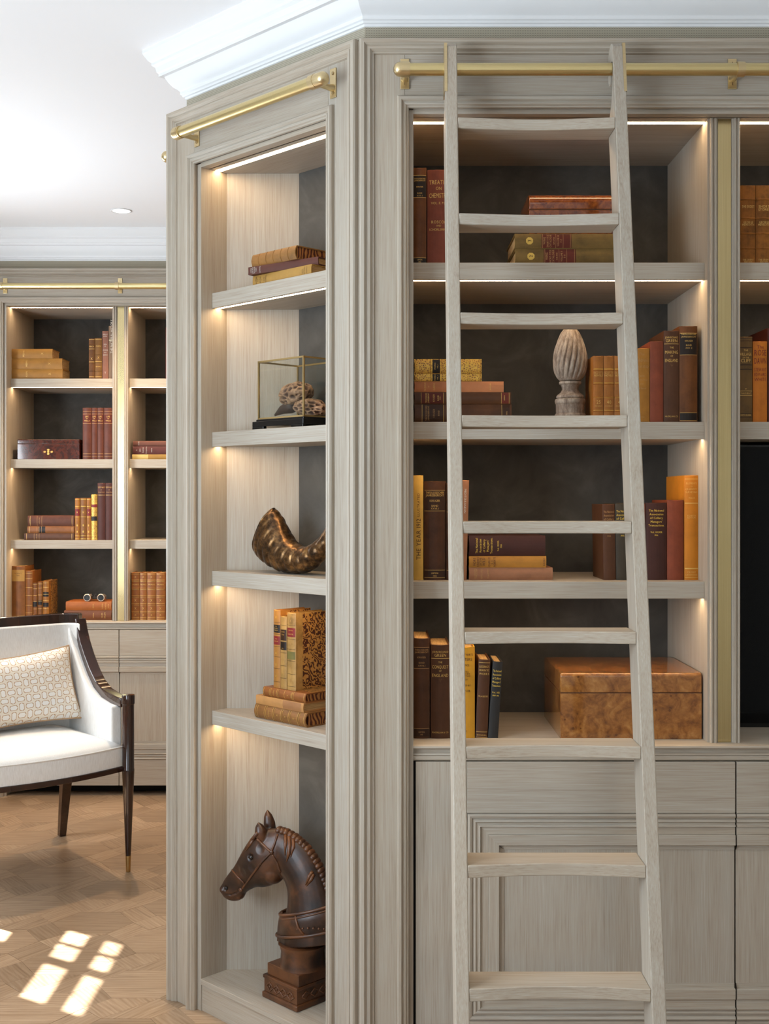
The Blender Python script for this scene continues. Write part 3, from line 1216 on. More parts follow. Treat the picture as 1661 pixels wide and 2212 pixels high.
# side outline (y, z): front up, rounded top, hook behind the rail, then the straight back
zs0 = 0.0
head += [(lad_y(zs0), zs0), (lad_y(ztop - 0.01), ztop - 0.012), (lad_y(ztop) + 0.012, ztop)]
head += [(2.748, ztop), (2.764, ztop - 0.008), (2.774, ztop - 0.022), (2.777, RZ + 0.016), (2.772, RZ - 0.022), (2.763, RZ - 0.032), (2.755, RZ - 0.026)]
for k in range(0, 9):   # notch over the rail
    a = radians(-20 + 25 * k)
    head.append((2.735 + 0.0168 * cos(a) + 0.0005, RZ + 0.0168 * sin(a)))
head += [(2.724, RZ - 0.045), (2.735, RZ - 0.075), (lad_y(RZ - 0.13) + DEP + 0.006, RZ - 0.13), (lad_y(RZ - 0.2) + DEP, RZ - 0.2), (lad_y(0) + DEP, 0.0)]
head_l = [(y - 2.30, z) for y, z in head]
sx = [(0.1405, 0.1690), (0.5300, 0.5590)]
for i, (a, b) in enumerate(sx):
    st_ = MB().prism(head_l, a - 0.35, b - 0.35, 'x').build('stile', OV, LD, bevel=0.0025)
    # brass cheek on the outer side
    ch = [(lad_y(ztop - 0.01) - 0.0008, ztop - 0.004), (lad_y(RZ - 0.06) - 0.0008, RZ - 0.062), (lad_y(RZ - 0.06) + 0.06, RZ - 0.062), (lad_y(RZ) + 0.055, RZ - 0.03),
          (lad_y(RZ) + 0.045, RZ + 0.016), (2.768, RZ + 0.024), (2.752, ztop - 0.006)]
    chl = [(y - 2.30, z) for y, z in ch]
    xa = (a - 0.0012, a + 0.0055) if i == 0 else (b - 0.0055, b + 0.0012)
    MB().prism(chl, xa[0] - 0.35, xa[1] - 0.35, 'x').build('brass_cheek', BRASS_FIT, st_)
for k in range(10):
    zt = H + 0.8738 - 0.2313 * k
    x0, x1 = 0.1690, 0.5300
    yf = lad_y(zt)
    n = 16
    front = []
    for i in range(n + 1):
        s = i / n
        front.append((x0 + (x1 - x0) * s - 0.35, yf - 0.001 + 0.016 * sin(pi * s) ** 1.2 - 2.30))
    poly = front + [(x1 - 0.35, yf + 0.088 - 2.30), (x0 - 0.35, yf + 0.088 - 2.30)]
    MB().prism(poly, zt - 0.0255, zt, 'z').build('rung', OH, LD, bevel=0.002)

# ------------------------------------------------------------------ books of the near bookcase
L = leather
BRN = L((104, 58, 26), 0.35, 0.42)
BRN_D = L((78, 44, 24), 0.35, 0.40)
RED = L((126, 62, 48), 0.2, 0.6)
REDB = L((128, 60, 40), 0.22, 0.55)
OLIVE = L((112, 84, 44), 0.35, 0.6)
YEL = L((208, 162, 82), 0.16, 0.55)
OCH = L((172, 112, 46), 0.18, 0.55)
SALM = L((178, 108, 72), 0.14, 0.55)
SALB = L((150, 98, 74), 0.18, 0.6)
AUB = L((66, 34, 30), 0.15, 0.45)
CHOC = L((80, 46, 28), 0.2, 0.5)
GREYB = L((62, 52, 44), 0.15, 0.5)
NAVY = L((44, 40, 42), 0.15, 0.5)
TAN = L((160, 96, 42), 0.25, 0.4)
TANL = L((148, 102, 60), 0.3, 0.4)
SUEDEB = L((138, 82, 28), 0.6, 0.65)
MAROON = L((92, 52, 46), 0.15, 0.55)
LAB_BLK = L((34, 22, 18), 0.2, 0.4)
LAB_RED = L((126, 34, 36), 0.15, 0.4)
LAB_DRED = L((92, 34, 24), 0.3, 0.5)
LAB_BRN = L((58, 32, 18), 0.25, 0.4)
LAB_OLV = L((112, 100, 56), 0.2, 0.5)

zs1, zs2, zs3, zc = Z_S1[0], Z_S2[0], Z_S3[0], Z_CT
Y1, Y2, Y3, Y4 = 2.893, 2.893, 2.928, 2.893
theo = lambda c=GOLD: [('THEOLOGISCHER', .915, .0042, c), ('JAHRESBERICHT', .888, .0042, c), ('KRUGER', .845, .0042, c), ('BAND', .80, .0042, c), ('XXV. 2', .772, .0040, c)]

# top shelf
g = 'books on the top shelf behind the ladder'
stand(892, 921.5, 362, Y1, zs1, 'brown book with black title label, left end of top shelf behind ladder', g, BRN,
      lines=[('THEOLOGISCHER', .885, .0034, GOLD), ('JAHRESBERICHT', .865, .0034, GOLD), ('KRUGER', .80, .0036, GOLD), ('BAND', .735, .0036, GOLD), ('XXV. 2', .71, .0034, GOLD), ('LEIPZIG', .045, .003, GOLD), ('1902', .022, .003, GOLD)],
      patches=[(.69, .92, LAB_BLK), (.005, .065, LAB_BLK)], rules=[(.92, .001, GOLD), (.69, .001, GOLD), (.065, .0008, GOLD)])
stand(923, 972, 366, Y1, zs1, 'brick red book lettered on chemistry, second on the top shelf', g, RED,
      lines=[('TREATISE', .865, .0105, GOLD), ('ON', .800, .0080, GOLD), ('CHEMISTRY', .725, .0115, GOLD), ('VOL. II. Pt 1', .645, .0062, GOLD), ('ROSCOE', .445, .0075, GOLD), ('AND', .405, .0045, GOLD), ('SCHORLEMMER', .365, .0058, GOLD)])
cat = lambda: [('SHORT-TITLE', .725, .0040, DULLGOLD), ('CATALOGUE', .71, .0040, DULLGOLD)]


def catalogue(px0, px1, y0, y1, z0, num, label):
    o, zt = lying(px0, px1, y0, y1, Y1, z0, label, g, OLIVE, d=0.20,
                  lines=[('WING', .735, .0055, DULLGOLD), ('SHORT-TITLE', .705, .0050, DULLGOLD), ('CATALOGUE', .68, .0050, DULLGOLD), ('1641-1700', .65, .0040, DULLGOLD), ('VOLUME ' + ('II', 'III')[num - 2], .61, .0046, DULLGOLD),
                         ('E-O' if num == 2 else 'P-Z', .585, .0042, DULLGOLD), (str(num), .868, .0085, INK)],
                  patches=[(.49, .76, LAB_DRED)], rules=[(.50, .0008, DULLGOLD), (.75, .0008, DULLGOLD), (.565, .0006, DULLGOLD), (.63, .0006, DULLGOLD)])
    # octagonal paper ticket
    h = (px1 - px0) / F * Y1
    mb = MB()
    c = (0.0, h * .868)
    pts = [(c[0] + 0.0095 * cos(radians(22.5 + 45 * k)), c[1] + 0.0095 * sin(radians(22.5 + 45 * k))) for k in range(8)]
    w = (y1 - y0) / F * Y1
    mb.add([(x, 0.10 * w * (2 * x / w) ** 2 - 0.0008, z) for x, z in pts], [tuple(range(8))])
    mb.build('paper_ticket', L((206, 164, 84), 0.1, 0.7), o, fixn=False)
    return zt


zt = catalogue(1113, 1369, 534.0, 568, zs1, 2, 'olive catalogue ticketed 2, under its twin on the top shelf')
zt = catalogue(1112, 1352, 501.5, 534, zt, 3, 'olive catalogue ticketed 3, lying between its twin and the walnut box')


def casket(label, x0, x1, y0, y1, z0, zl, z1, mat, rnd, name='wooden_box', line=None, bev=0.004):
    root = thing(name, label, 'box', ((x0 + x1) / 2, (y0 + y1) / 2, z0))
    hx, hy = (x1 - x0) / 2, (y1 - y0) / 2
    MB().box(-hx, hx, -hy, hy, 0, zl - z0 - 0.0008).build('base', mat, root, bevel=0.0012)
    # lid with a rounded front edge
    pr = []
    n = 8
    hz = z1 - z0
    z00 = zl - z0 + 0.0008
    for k in range(n + 1):
        a = pi / 2 * k / n
        pr.append((-hy + rnd - rnd * cos(a), hz - rnd + rnd * sin(a)))
    pr = [(-hy, z00)] + pr + [(hy - rnd * 0.5, hz), (hy, hz - rnd * 0.5), (hy, z00)]
    MB().prism(pr, -hx, hx, 'x').build('lid', mat, root, smooth=True, angle=35, bevel=bev * 0.5)
    bx('lid_seam', INK, root, -hx + 0.001, hx - 0.001, -hy + 0.0012, hy - 0.0012, zl - z0 - 0.001, zl - z0 + 0.001)
    return root


xb0, xb1 = (1143.5 - CX) / F * 2.895, (1345 - CX) / F * 2.895
casket('polished walnut box with rounded lid, on the two olive catalogues', xb0, xb1, 2.897, 3.08, zt, H + (CY - 452.7) / F * 2.897, H + (CY - 417) / F * 2.897, BURL_RED, 0.026)

# second shelf
g = 'books stacked at the left of the second shelf'
z = zs2
_, z = lying(895, 1105, 873, 913.0, Y2, z, 'thick brown book at the bottom of the five-book stack on second shelf', g, BRN_D, d=0.17,
             lines=[('THEOLOGISCHER', .88, .004, DULLGOLD), ('JAHRESBERICHT', .855, .004, DULLGOLD), ('KRUGER', .80, .0045, DULLGOLD), ('BAND', .75, .004, DULLGOLD), ('1904', .05, .0036, DULLGOLD)],
             patches=[(.70, .92, LAB_BRN), (.02, .10, LAB_BRN)], rules=[(.70, .0008, GOLD), (.92, .0008, GOLD), (.10, .0008, GOLD)])
_, z = lying(895, 1104, 847.5, 873, Y2, z, 'dark brown book second from the bottom of the second-shelf stack', g, BRN_D, d=0.17,
             lines=[('THEOLOGISCHER', .88, .0036, GOLD), ('JAHRESBERICHT', .855, .0036, GOLD), ('KRUGER', .80, .004, GOLD), ('BAND', .755, .004, GOLD), ('XXI. 1', .735, .003, GOLD), ('LEIPZIG', .07, .003, GOLD)],
             patches=[(.70, .93, LAB_DRED), (.02, .10, LAB_DRED)], rules=[(.70, .0008, GOLD), (.93, .0008, GOLD), (.10, .0008, GOLD), (.02, .0008, GOLD)])
_, z = lying(895, 1088, 824, 847.3, Y2, z, 'salmon cloth book in the middle of the second-shelf stack', g, SALM, d=0.16,
             lines=[('THE CENTURY', .88, .0046, GOLD), ('OF', .84, .003, GOLD), ('QUEENS', .78, .004, GOLD), ('EDITION', .15, .0034, GOLD)])
for y0, y1, nm in ((807, 823.5, 'thinner gilt-tooled volume fourth up the second-shelf stack'), (774.6, 806.5, 'thick gilt-tooled leather volume on top of the second-shelf stack')):
    _, z = lying(895, 1040.5, y0, y1, Y2, z, nm, g, GILT, d=0.15, lie='L', patches=[(.62, .73, LAB_BLK)],
                 lines=[('WORKS', .695, .0038, GOLD), ('VOL. I', .655, .0032, GOLD)], bands=(.03, .21, .385, .60, .75, .97), rules=[(.20, .0008, GOLD_B), (.22, .0008, GOLD_B), (.61, .0008, GOLD_B), (.74, .0008, GOLD_B)])

g = 'tan novels with gold bands beside the finial'
sl = lambda n: [("SCOTT'S", .745, .0052, GOLD), ('NOVELS', .705, .0052, GOLD), (n, .305, .0085, GOLD), ('WAVERLEY', .245, .0028, GOLD)]
ru = [(q, .0014, GOLD_B) for q in (.80, .788, .59, .578, .385, .373, .18, .168)]
for a, b, n, lb in ((1281.5, 1304, '25', 'tan gold-banded novel numbered 25, next to the stone finial'), (1304.3, 1326.5, '40', 'tan gold-banded novel numbered 40, middle of three'),
                    (1327, 1349, '41', 'tan gold-banded novel half behind the right ladder stile')):
    stand(a, b, 768.5, Y2, zs2, lb, g, TAN, d=0.115, lines=sl(n), rules=ru, bands=(.79, .58, .38, .172))
g = 'cloth books at the right of the second shelf'
stand(1368, 1404, 752, Y2, zs2, 'ochre cloth book nearest the ladder on second shelf right', g, OCH, d=0.14,
      lines=[('The', .92, .007, DULLGOLD), ("Children's", .84, .0085, DULLGOLD), ('Doorstep', .76, .0085, DULLGOLD), ('John', .63, .006, DULLGOLD), ('Garth Ives', .575, .005, DULLGOLD), ('and', .52, .004, DULLGOLD), ('Wilson', .46, .006, DULLGOLD), ('Pitman', .075, .004, DULLGOLD)])
stand(1404.5, 1433.5, 737, Y2, zs2, 'plain red-brown book between ochre and dark brown ones, second shelf', g, REDB, d=0.15)
gr = lambda t, o='OF', e='ENGLAND': [('JOHN RICHARD', .925, .0050, GOLD), ('GREEN', .890, .0078, GOLD), ('THE', .815, .0045, GOLD), (t, .765, .0080, GOLD), (o, .722, .0042, GOLD), (e, .675, .0080, GOLD),
                                     ('. . .', .642, .004, GOLD), ('. .', .628, .004, GOLD), ('.', .614, .004, GOLD), ('MACMILLAN & CO', .065, .0040, GOLD)]
stand(1434, 1467.5, 714, Y2, zs2, 'dark brown history volume beside the tallest book, second shelf right', g, CHOC, d=0.16, lines=gr('MAKING'), rules=[(.855, .0012, GOLD)])
stand(1468, 1507.5, 704, Y2, zs2, 'tallest brown book with black labels, right end of second shelf', g, BRN, d=0.17,
      lines=theo(), patches=[(.70, .925, LAB_BLK), (.02, .10, LAB_BLK)], rules=[(.925, .001, GOLD), (.70, .001, GOLD), (.10, .0008, GOLD), (.02, .0008, GOLD)])

# third shelf
g = 'books standing at the left of the third shelf'
stand(893, 914.5, 1027, Y3, zs3, 'tall yellow book lettered along its spine, left end of third shelf', g, YEL, d=0.15,
      lines=[('THE YEAR 1912', .39, .0110, INK, 'up'), ('ILLUSTRATED', .715, .0065, INK, 'up')], patches=())
stand(915.5, 963, 1039.6, Y3, zs3, 'broad brown book with large dark label, third shelf left', g, BRN_D, d=0.17,
      lines=[('THEOLOGISCHER', .885, .0058, GOLD), ('JAHRESBERICHT', .858, .0058, GOLD), ('KRUGER', .803, .0056, GOLD), ('BAND', .752, .0050, GOLD), ('XXVII. 1', .724, .0048, GOLD), ('LEIPZIG', .07, .0042, GOLD), ('1908', .042, .0038, GOLD)],
      patches=[(.70, .91, LAB_BRN), (.02, .10, LAB_BRN)], rules=[(.91, .001, GOLD), (.70, .001, GOLD), (.10, .0008, GOLD), (.025, .0008, GOLD)])
stand(964, 984, 1043, Y3, zs3, 'slim dark book mostly hidden by the left ladder stile, third shelf', g, BRN_D, d=0.16, rules=[(.10, .0008, GOLD), (.70, .0008, GOLD)])
stand(985.5, 1008, 1037, Y3, zs3, 'tall salmon book leaning beside the left ladder stile, third shelf', g, SALB, d=0.15, tilt=radians(1.5),
      lines=[('MEDITERRANEAN', .79, .0052, GREYINK, 'down', .004), ('HERITAGE', .855, .0052, GREYINK, 'down', -.005), ('SOCIETY', .55, .0042, GREYINK, 'down', -.004), ('5', .05, .005, GREYINK)])
g = 'three books lying on the third shelf'
z = zs3
_, z = lying(1013, 1194, 1226, 1253, Y3, z, 'pale brown worn book at the bottom of the third-shelf stack', g, SALB, d=0.15,
             lines=[('VAGABONDING', .93, .004, DULLGOLD), ('THROUGH', .91, .004, DULLGOLD), ('NEW LANDS', .85, .0045, DULLGOLD), ('TRAMPING', .77, .004, DULLGOLD)])
_, z = lying(1013, 1180, 1200.6, 1225.6, Y3, z, 'golden ochre book in the middle of the third-shelf stack', g, OCH, d=0.14,
             lines=[('MORE', .93, .0062, INK), ('KINDRED', .885, .0062, INK), ('OF THE', .85, .005, INK), ('WILD', .81, .0066, INK), ('CHARLES', .74, .0052, INK), ('G. D.', .705, .0048, INK), ('ROBERTS', .67, .0052, INK), ('BOOKS', .03, .005, INK)])
vt = z
nat = lambda vol, yr, c=GOLD_B: [('The National', .90, .0056, c), ('Association', .852, .0056, c), ('of Colliery', .804, .0056, c), ("Managers'", .756, .0056, c), ('Transactions.', .708, .0056, c), (vol, .62, .0046, c), (yr, .58, .0040, c)]
_, z = lying(1013, 1178, 1156, 1200.2, Y3, z, 'thick aubergine book with gold lines, top of the third-shelf stack', g, AUB, d=0.15,
             lines=[(s, q, sz, c) for (s, q, sz, c) in nat('Vol. XXXI.', '1904.')])
g = 'books standing at the right of the third shelf'
stand(1304, 1331, 1089, Y3, zs3, 'faded brown book at the left of the right-hand group, third shelf', g, CHOC, d=0.15, tilt=radians(-1.0), lines=[(s, q, sz, DULLGOLD) for (s, q, sz, c) in nat('Vol. XXX.', '1903.')])
stand(1331.5, 1362, 1087.5, Y3, zs3, 'dark grey gold-lettered book half behind the right ladder stile', g, GREYB, d=0.15, tilt=radians(-1.0), lines=nat('Vol. XXXII.', '1905.'))
stand(1363.5, 1394.5, 1089, Y3, zs3, 'reddish brown book hidden behind the right ladder stile, third shelf', g, REDB, d=0.15)
stand(1395, 1441, 1086, Y3, zs3, 'dark aubergine gold-lettered book right of the ladder, third shelf', g, AUB, d=0.15, lines=nat('Vol. XXXIII.', '1906.'))
stand(1441.5, 1477.5, 1080, Y3, zs3, 'plain russet book without lettering, third shelf right', g, REDB, d=0.17)
stand(1478.5, 1509, 1027, Y3, zs3, 'tall orange book with gold lettering, right end of third shelf', g, L((196, 118, 34), 0.16, 0.5), d=0.19,
      lines=[('ELEMENTS', .925, .0048, GOLD), ('OF', .895, .003, GOLD), ('QUANTITY', .87, .0048, GOLD), ('SURVEYING', .84, .0048, GOLD), ('WILLIS', .785, .0042, GOLD), ('FOURTH', .615, .0042, GOLD), ('EDITION', .597, .0042, GOLD), ('CROSBY', .075, .0046, GOLD), ('LOCKWOOD', .05, .0042, GOLD)],
      rules=[(.735, .0022, GOLD), (.97, .0006, GOLD), (.96, .0006, GOLD), (.11, .0025, GOLD), (.025, .001, GOLD)])

# counter
g = 'books standing on the counter behind the ladder'
stand(893, 928.5, 1379, Y4, zc, 'very dark brown book, left end of the counter row', g, BRN_D, d=0.18,
      lines=[('THEOLOGISCHER', .885, .0045, DULLGOLD), ('JAHRESBERICHT', .862, .0045, DULLGOLD), ('KRUGER', .81, .0045, DULLGOLD), ('BAND', .757, .0042, DULLGOLD), ('XXVIII. 1', .728, .0040, DULLGOLD), ('LEIPZIG', .065, .0036, DULLGOLD), ('1910', .04, .0034, DULLGOLD)],
      patches=[(.70, .91, LAB_BRN), (.02, .10, LAB_BRN)], rules=[(.91, .001, DULLGOLD), (.70, .001, DULLGOLD), (.10, .0008, DULLGOLD)])
stand(930, 972, 1393, Y4, zc, 'dark brown history book against the left ladder stile, counter row', g, CHOC, d=0.17, lines=gr('CONQUEST'), rules=[(.855, .0012, GOLD)])
stand(984, 1026, 1397.5, Y4, zc, 'golden yellow book just right of the left ladder stile, counter', g, L((204, 140, 40), 0.12, 0.55), d=0.16,
      lines=[("LAWYER'S", .915, .0062, INK), ('LETTERS', .865, .0070, INK), ('OFFICE', .80, .005, INK), ('NOTES', .73, .0045, INK), ('HISTORY', .705, .0045, INK), ('CUSTOMS', .68, .0045, INK), ('DIARY', .645, .004, INK), ('EDITED BY', .58, .0045, INK), ('TAYLER', .52, .0055, INK), ('1907', .08, .004, INK)])
stand(1027, 1053, 1424.6, Y4, zc, 'brown drama book leaning right, second from the end of the counter row', g, CHOC, d=0.13, tilt=radians(2.3),
      lines=[("LESSING'S", .91, .0055, GOLD), ('DRAMATIC', .865, .0050, GOLD), ('WORKS', .82, .0055, GOLD), ('TRAGEDIES', .535, .0040, GOLD), ('GEORGE BELL', .045, .0032, GOLD)], rules=[(.96, .0008, GOLD), (.085, .0009, GOLD), (.015, .0009, GOLD)])
stand(1054, 1076, 1429, Y4, zc, 'near-black leaning book with gold lettering, right end of the counter row', g, NAVY, d=0.14, tilt=radians(3.6),
      lines=[(s, q - .02, sz * .95, c) for (s, q, sz, c) in nat('Vol. XIII.', '1887-88.')])
casket('large glossy poplar burl box on the counter behind the ladder', 0.434, 0.782, 2.884, 3.178, zc, H + (CY - 1497) / F * 2.884, H + (CY - 1454) / F * 2.884, BURL, 0.009)

# second bay
g = 'books in the bay right of the brass pilaster'
for a, b, l1, l2, lb in ((1600, 1632.5, 'THE EGOIST', '', 'mottled tawny suede volume beside the brass pilaster, top shelf'), (1633, 1668, 'SHORT', 'STORIES', 'mottled tawny suede volume cut by the right picture edge, top shelf')):
    stand(a, b, 400, Y1, zs1, lb, g, SUEDEB, d=0.14, lines=[(l1, .73, .0068, GOLD), (l2, .69, .006, GOLD), ('GEORGE', .53, .0052, GOLD), ('MEREDITH', .50, .0052, GOLD), ('THE ORIENT', .055, .004, GOLD), ('EDITION', .03, .004, GOLD)], bands=(.82, .58, .39, .20))
stand(1596, 1626, 727, Y2, zs2, 'olive brown decorated novel beside the brass pilaster, second shelf', g, L((104, 74, 38), 0.3, 0.5), d=0.14,
      lines=[('THE', .84, .005, GOLD), ('VILLAGE', .795, .0075, GOLD), ('ON THE', .755, .0035, GOLD), ('CLIFF', .72, .0085, GOLD), ('BY', .39, .003, GOLD), ('THACKERAY', .34, .0035, GOLD), ('SMITH ELDER', .085, .0036, GOLD)],
      rules=[(.98, .001, LAB_BLK), (.95, .001, LAB_BLK), (.87, .0016, LAB_BLK), (.67, .0016, LAB_BLK), (.62, .0016, LAB_BLK), (.365, .001, GOLD), (.315, .001, GOLD), (.10, .001, LAB_BLK), (.06, .001, LAB_BLK)])
stand(1627, 1658, 737, Y2, zs2, 'orange novel with red-brown lettering, second shelf at right edge', g, L((198, 112, 34), 0.2, 0.55), d=0.13,
      lines=[('The', .93, .0085, REDINK), ('ROSE', .86, .0150, REDINK), ('DAWN', .76, .0150, REDINK), ('STEWART', .65, .0085, REDINK), ('EDWARD', .59, .0085, REDINK), ('WHITE', .53, .0085, REDINK)])
stand(1658.5, 1690, 708, Y2, zs2, 'dark maroon book cut by the right picture edge, second shelf', g, L((70, 22, 14), 0.2, 0.5), d=0.16)


# ------------------------------------------------------------------ stone finial
def finial():
    k = NT('weathered_carved_wood', 0.8)
    f = k.noise(k.coord((90, 90, 30)), 1.0, 6.0, 0.7)
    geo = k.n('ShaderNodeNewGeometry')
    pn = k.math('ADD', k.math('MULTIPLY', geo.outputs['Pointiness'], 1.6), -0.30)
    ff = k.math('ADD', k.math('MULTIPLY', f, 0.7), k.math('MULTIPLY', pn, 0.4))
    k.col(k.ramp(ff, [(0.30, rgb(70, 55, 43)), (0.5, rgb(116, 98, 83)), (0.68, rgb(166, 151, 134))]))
    k.bump(f, 0.4, 0.0015)
    Yc = 2.955
    c = 1231.5
    kk = Yc / F / 3.194
    root = thing('finial', 'weathered grey wooden finial with spiral flutes, on second shelf behind the ladder', 'finial', ((c - CX) / F * Yc, Yc, zs2))

    def z(yz):
        return H + (CY - (640 + yz / 3.194)) / F * Yc - zs2
    egg = [(2, 205), (22, 210), (45, 228), (66, 255), (86, 300), (107, 360), (117, 410), (119, 440), (117, 490), (108, 530), (93, 560), (72, 584)]
    prof = []
    for i in range(len(egg) - 1):
        for s in (0, .25, .5, .75):
            prof.append(((egg[i][0] * (1 - s) + egg[i + 1][0] * s) * kk, z(egg[i][1] * (1 - s) + egg[i + 1][1] * s)))
    prof.append((72 * kk, z(584)))
    zt, zb = z(205), z(584)

    def flute(r, h, a):
        s = (h - zb) / (zt - zb)
        tw = a * 18 - 5.5 * s * 2.0
        env = min(1, max(0, s * 8)) * min(1, max(0.25, (1 - s) * 2.2))
        return r * (1 - 0.13 * env * (1 - abs(cos(tw / 2))) ** 1.6)
    MB().lathe(prof[::-1], n=180, fn=flute).build('fluted_bulb', k.m, root, smooth=True, angle=180)
    base = [(70, 588), (76, 592), (76, 606), (66, 612), (58, 630), (56, 645), (66, 665), (88, 682), (95, 690), (95, 702), (90, 706), (103, 712), (106, 726), (102, 742), (98, 746), (98, 808), (104, 814), (108, 826), (106, 838), (106, 868)]
    MB().lathe([(r * kk, z(y)) for r, y in base][::-1], n=40).build('turned_foot', k.m, root, smooth=True, angle=35)
    sq = 116 * kk
    bx('plinth', k.m, root, -sq, sq * 1.15, -sq, sq, 0, z(868), 0.001)


finial()


# ------------------------------------------------------------------ things in the angled niche
def NP(px, py, v):
    """local niche point (x, v, z) seen at a pixel for depth v behind the face"""
    k = (px - CX) / F
    vp = v / R2
    up = (CORNER.x + vp - k * (CORNER.y + vp)) / (1 + k)
    Y = CORNER.y + up + vp
    return Vector((NL - up * R2, v, H + (CY - py) / F * Y))


def nworld(p):
    M = Matrix.Translation((ELEFT.x, ELEFT.y, 0)) @ Matrix.Rotation(-pi / 4, 4, 'Z')
    return M @ Vector(p)


def nlying(px0, px1, thick, v, z0, label, group, mat, rz=0.0, d=0.13, **kw):
    a = NP(px0, 1000, v)
    b = NP(px1, 1000, v)
    hx = b.x - a.x
    w = nworld((b.x, v, z0))
    return book(label, group, thick, hx, d, mat, loc=w, lie='L', rz=-pi / 4 + rz, **kw), z0 + thick + 0.0005


g = 'books lying on the top shelf of the angled bookcase'
z = ZN[0][0]
_, z = nlying(545, 672, 0.029, 0.065, z, 'ochre cloth book at the bottom of the niche top-shelf stack', g, L((172, 128, 70), 0.14, 0.55), d=0.15,
              lines=[('HAMMER', .93, .0046, INK), ('AND', .90, .0035, INK), ('SICKLE', .86, .0046, INK), ('BY', .825, .003, INK), ('JOHN', .79, .0035, INK), ('PATRICK', .76, .004, INK), ('ELKIN', .14, .0036, INK), ('MATHEWS', .11, .0036, INK), ('& MARROT', .07, .0036, INK)])
w_ = nworld((NP(541, 1000, 0.058).x + 0.245, 0.085, z))
book('slim maroon book sandwiched in the niche top-shelf stack', g, 0.021, 0.245, 0.125, MAROON, loc=w_, lie='L', rz=-pi / 4 + radians(9),
     lines=[('COINS', .95, .004, GREYINK), ('AND HOW', .925, .004, GREYINK), ('TO KNOW', .90, .004, GREYINK), ('THEM', .875, .0036, GREYINK), ('RAWLINGS', .82, .0036, GREYINK)])
z += 0.0215
_, z = nlying(542, 637, 0.036, 0.062, z, 'tan half-leather book with gilt bands on top of the niche stack', g, TANL, d=0.12, board=MARBLED, pages=MEDGE, flat=0.2,
              rules=[(q, .0012, GOLD_B) for q in (.17, .33, .50, .66, .83)], bands=(.17, .33, .5, .66, .83))

# glass case with a fossil coral
GLASS = NT('case_glass', 0.02)
_tr = GLASS.n('ShaderNodeBsdfTransparent')
_tr.inputs['Color'].default_value = (0.95, 0.96, 0.95, 1)
_gl = GLASS.n('ShaderNodeBsdfGlossy')
_gl.inputs['Roughness'].default_value = 0.02
_mx = GLASS.n('ShaderNodeMixShader')
_mx.inputs[0].default_value = 0.05
GLASS.l(_tr.outputs[0], _mx.inputs[1])
GLASS.l(_gl.outputs[0], _mx.inputs[2])
GLASS.l(_mx.outputs[0], GLASS.t.nodes['Material Output'].inputs['Surface'])
for wn_, fixed, cells in (('window_1', XL - 0.011, [(SW[0], SW[1], 0.55, 2.53)]), ('window_2', XL - 0.011, [(-0.2, 2.0, 0.75, 2.35)])):
    for y0_, y1_, z0_, z1_ in cells:
        bx('glass_pane', GLASS.m, bpy.data.objects[wn_], fixed - .002, fixed + .002, y0_, y1_, z0_, z1_)
bx('glass_pane', GLASS.m, bpy.data.objects['window_3'], -1.1, 1.5, YB0 - .013, YB0 - .009, 0.75, 2.35)
ZC2 = ZN[1][0]
cx0, cx1, cv0, cv1 = NL - 0.459, NL - 0.2746, 0.065, 0.204
cc = ((cx0 + cx1) / 2, (cv0 + cv1) / 2)
GC = thing('display_case', 'small brass-edged glass case on black stand in the angled bookcase', 'display case', nworld((cc[0], cc[1], ZC2)), -pi / 4)
hx, hv = (cx1 - cx0) / 2, (cv1 - cv0) / 2
zg0, zg1 = 0.0268, 0.1825
br = 0.0022
fr = MB()
for sx_ in (-1, 1):
    for sy_ in (-1, 1):
        fr.box(sx_ * hx - br, sx_ * hx + br, sy_ * hv - br, sy_ * hv + br, zg0, zg1)
for zz in (zg0 + br, zg1):
    for s_ in (-1, 1):
        fr.box(-hx - br, hx + br, s_ * hv - br, s_ * hv + br, zz - br, zz + br)
        fr.box(s_ * hx - br, s_ * hx + br, -hv - br, hv + br, zz - br, zz + br)
fr.build('brass_frame', brass_mat('old_brass_edging', (0.55, 0.40, 0.18, 1), 0.35), GC)
for nm, q in (('glass_pane', (-hx, hx, -hv - .0006, -hv + .0006, zg0, zg1)), ('glass_pane', (-hx, hx, hv - .0006, hv + .0006, zg0, zg1)),
              ('glass_pane', (-hx - .0006, -hx + .0006, -hv, hv, zg0, zg1)), ('glass_pane', (hx - .0006, hx + .0006, -hv, hv, zg0, zg1)), ('glass_pane', (-hx, hx, -hv, hv, zg1 - .0006, zg1 + .0006))):
    bx(nm, GLASS.m, GC, *q)
stand_mb = MB()
stand_mb.box(-hx - 0.004, hx + 0.006, -hv - 0.006, hv + 0.006, 0.021, zg0)
stand_mb.box(-hx - 0.012, hx + 0.013, -hv - 0.013, hv + 0.013, 0.007, 0.021)
for s_ in (-1, 1):
    for q in (-1, 1):
        a0 = s_ * (hx + 0.012)
        a1 = s_ * (hx - 0.035)
        stand_mb.box(min(a0, a1), max(a0, a1), q * (hv + 0.013) - (0.012 if q > 0 else 0), q * (hv + 0.013) + (0 if q > 0 else 0.012), 0.0, 0.007)
stand_mb.build('stand', BLACK, GC, bevel=0.001)


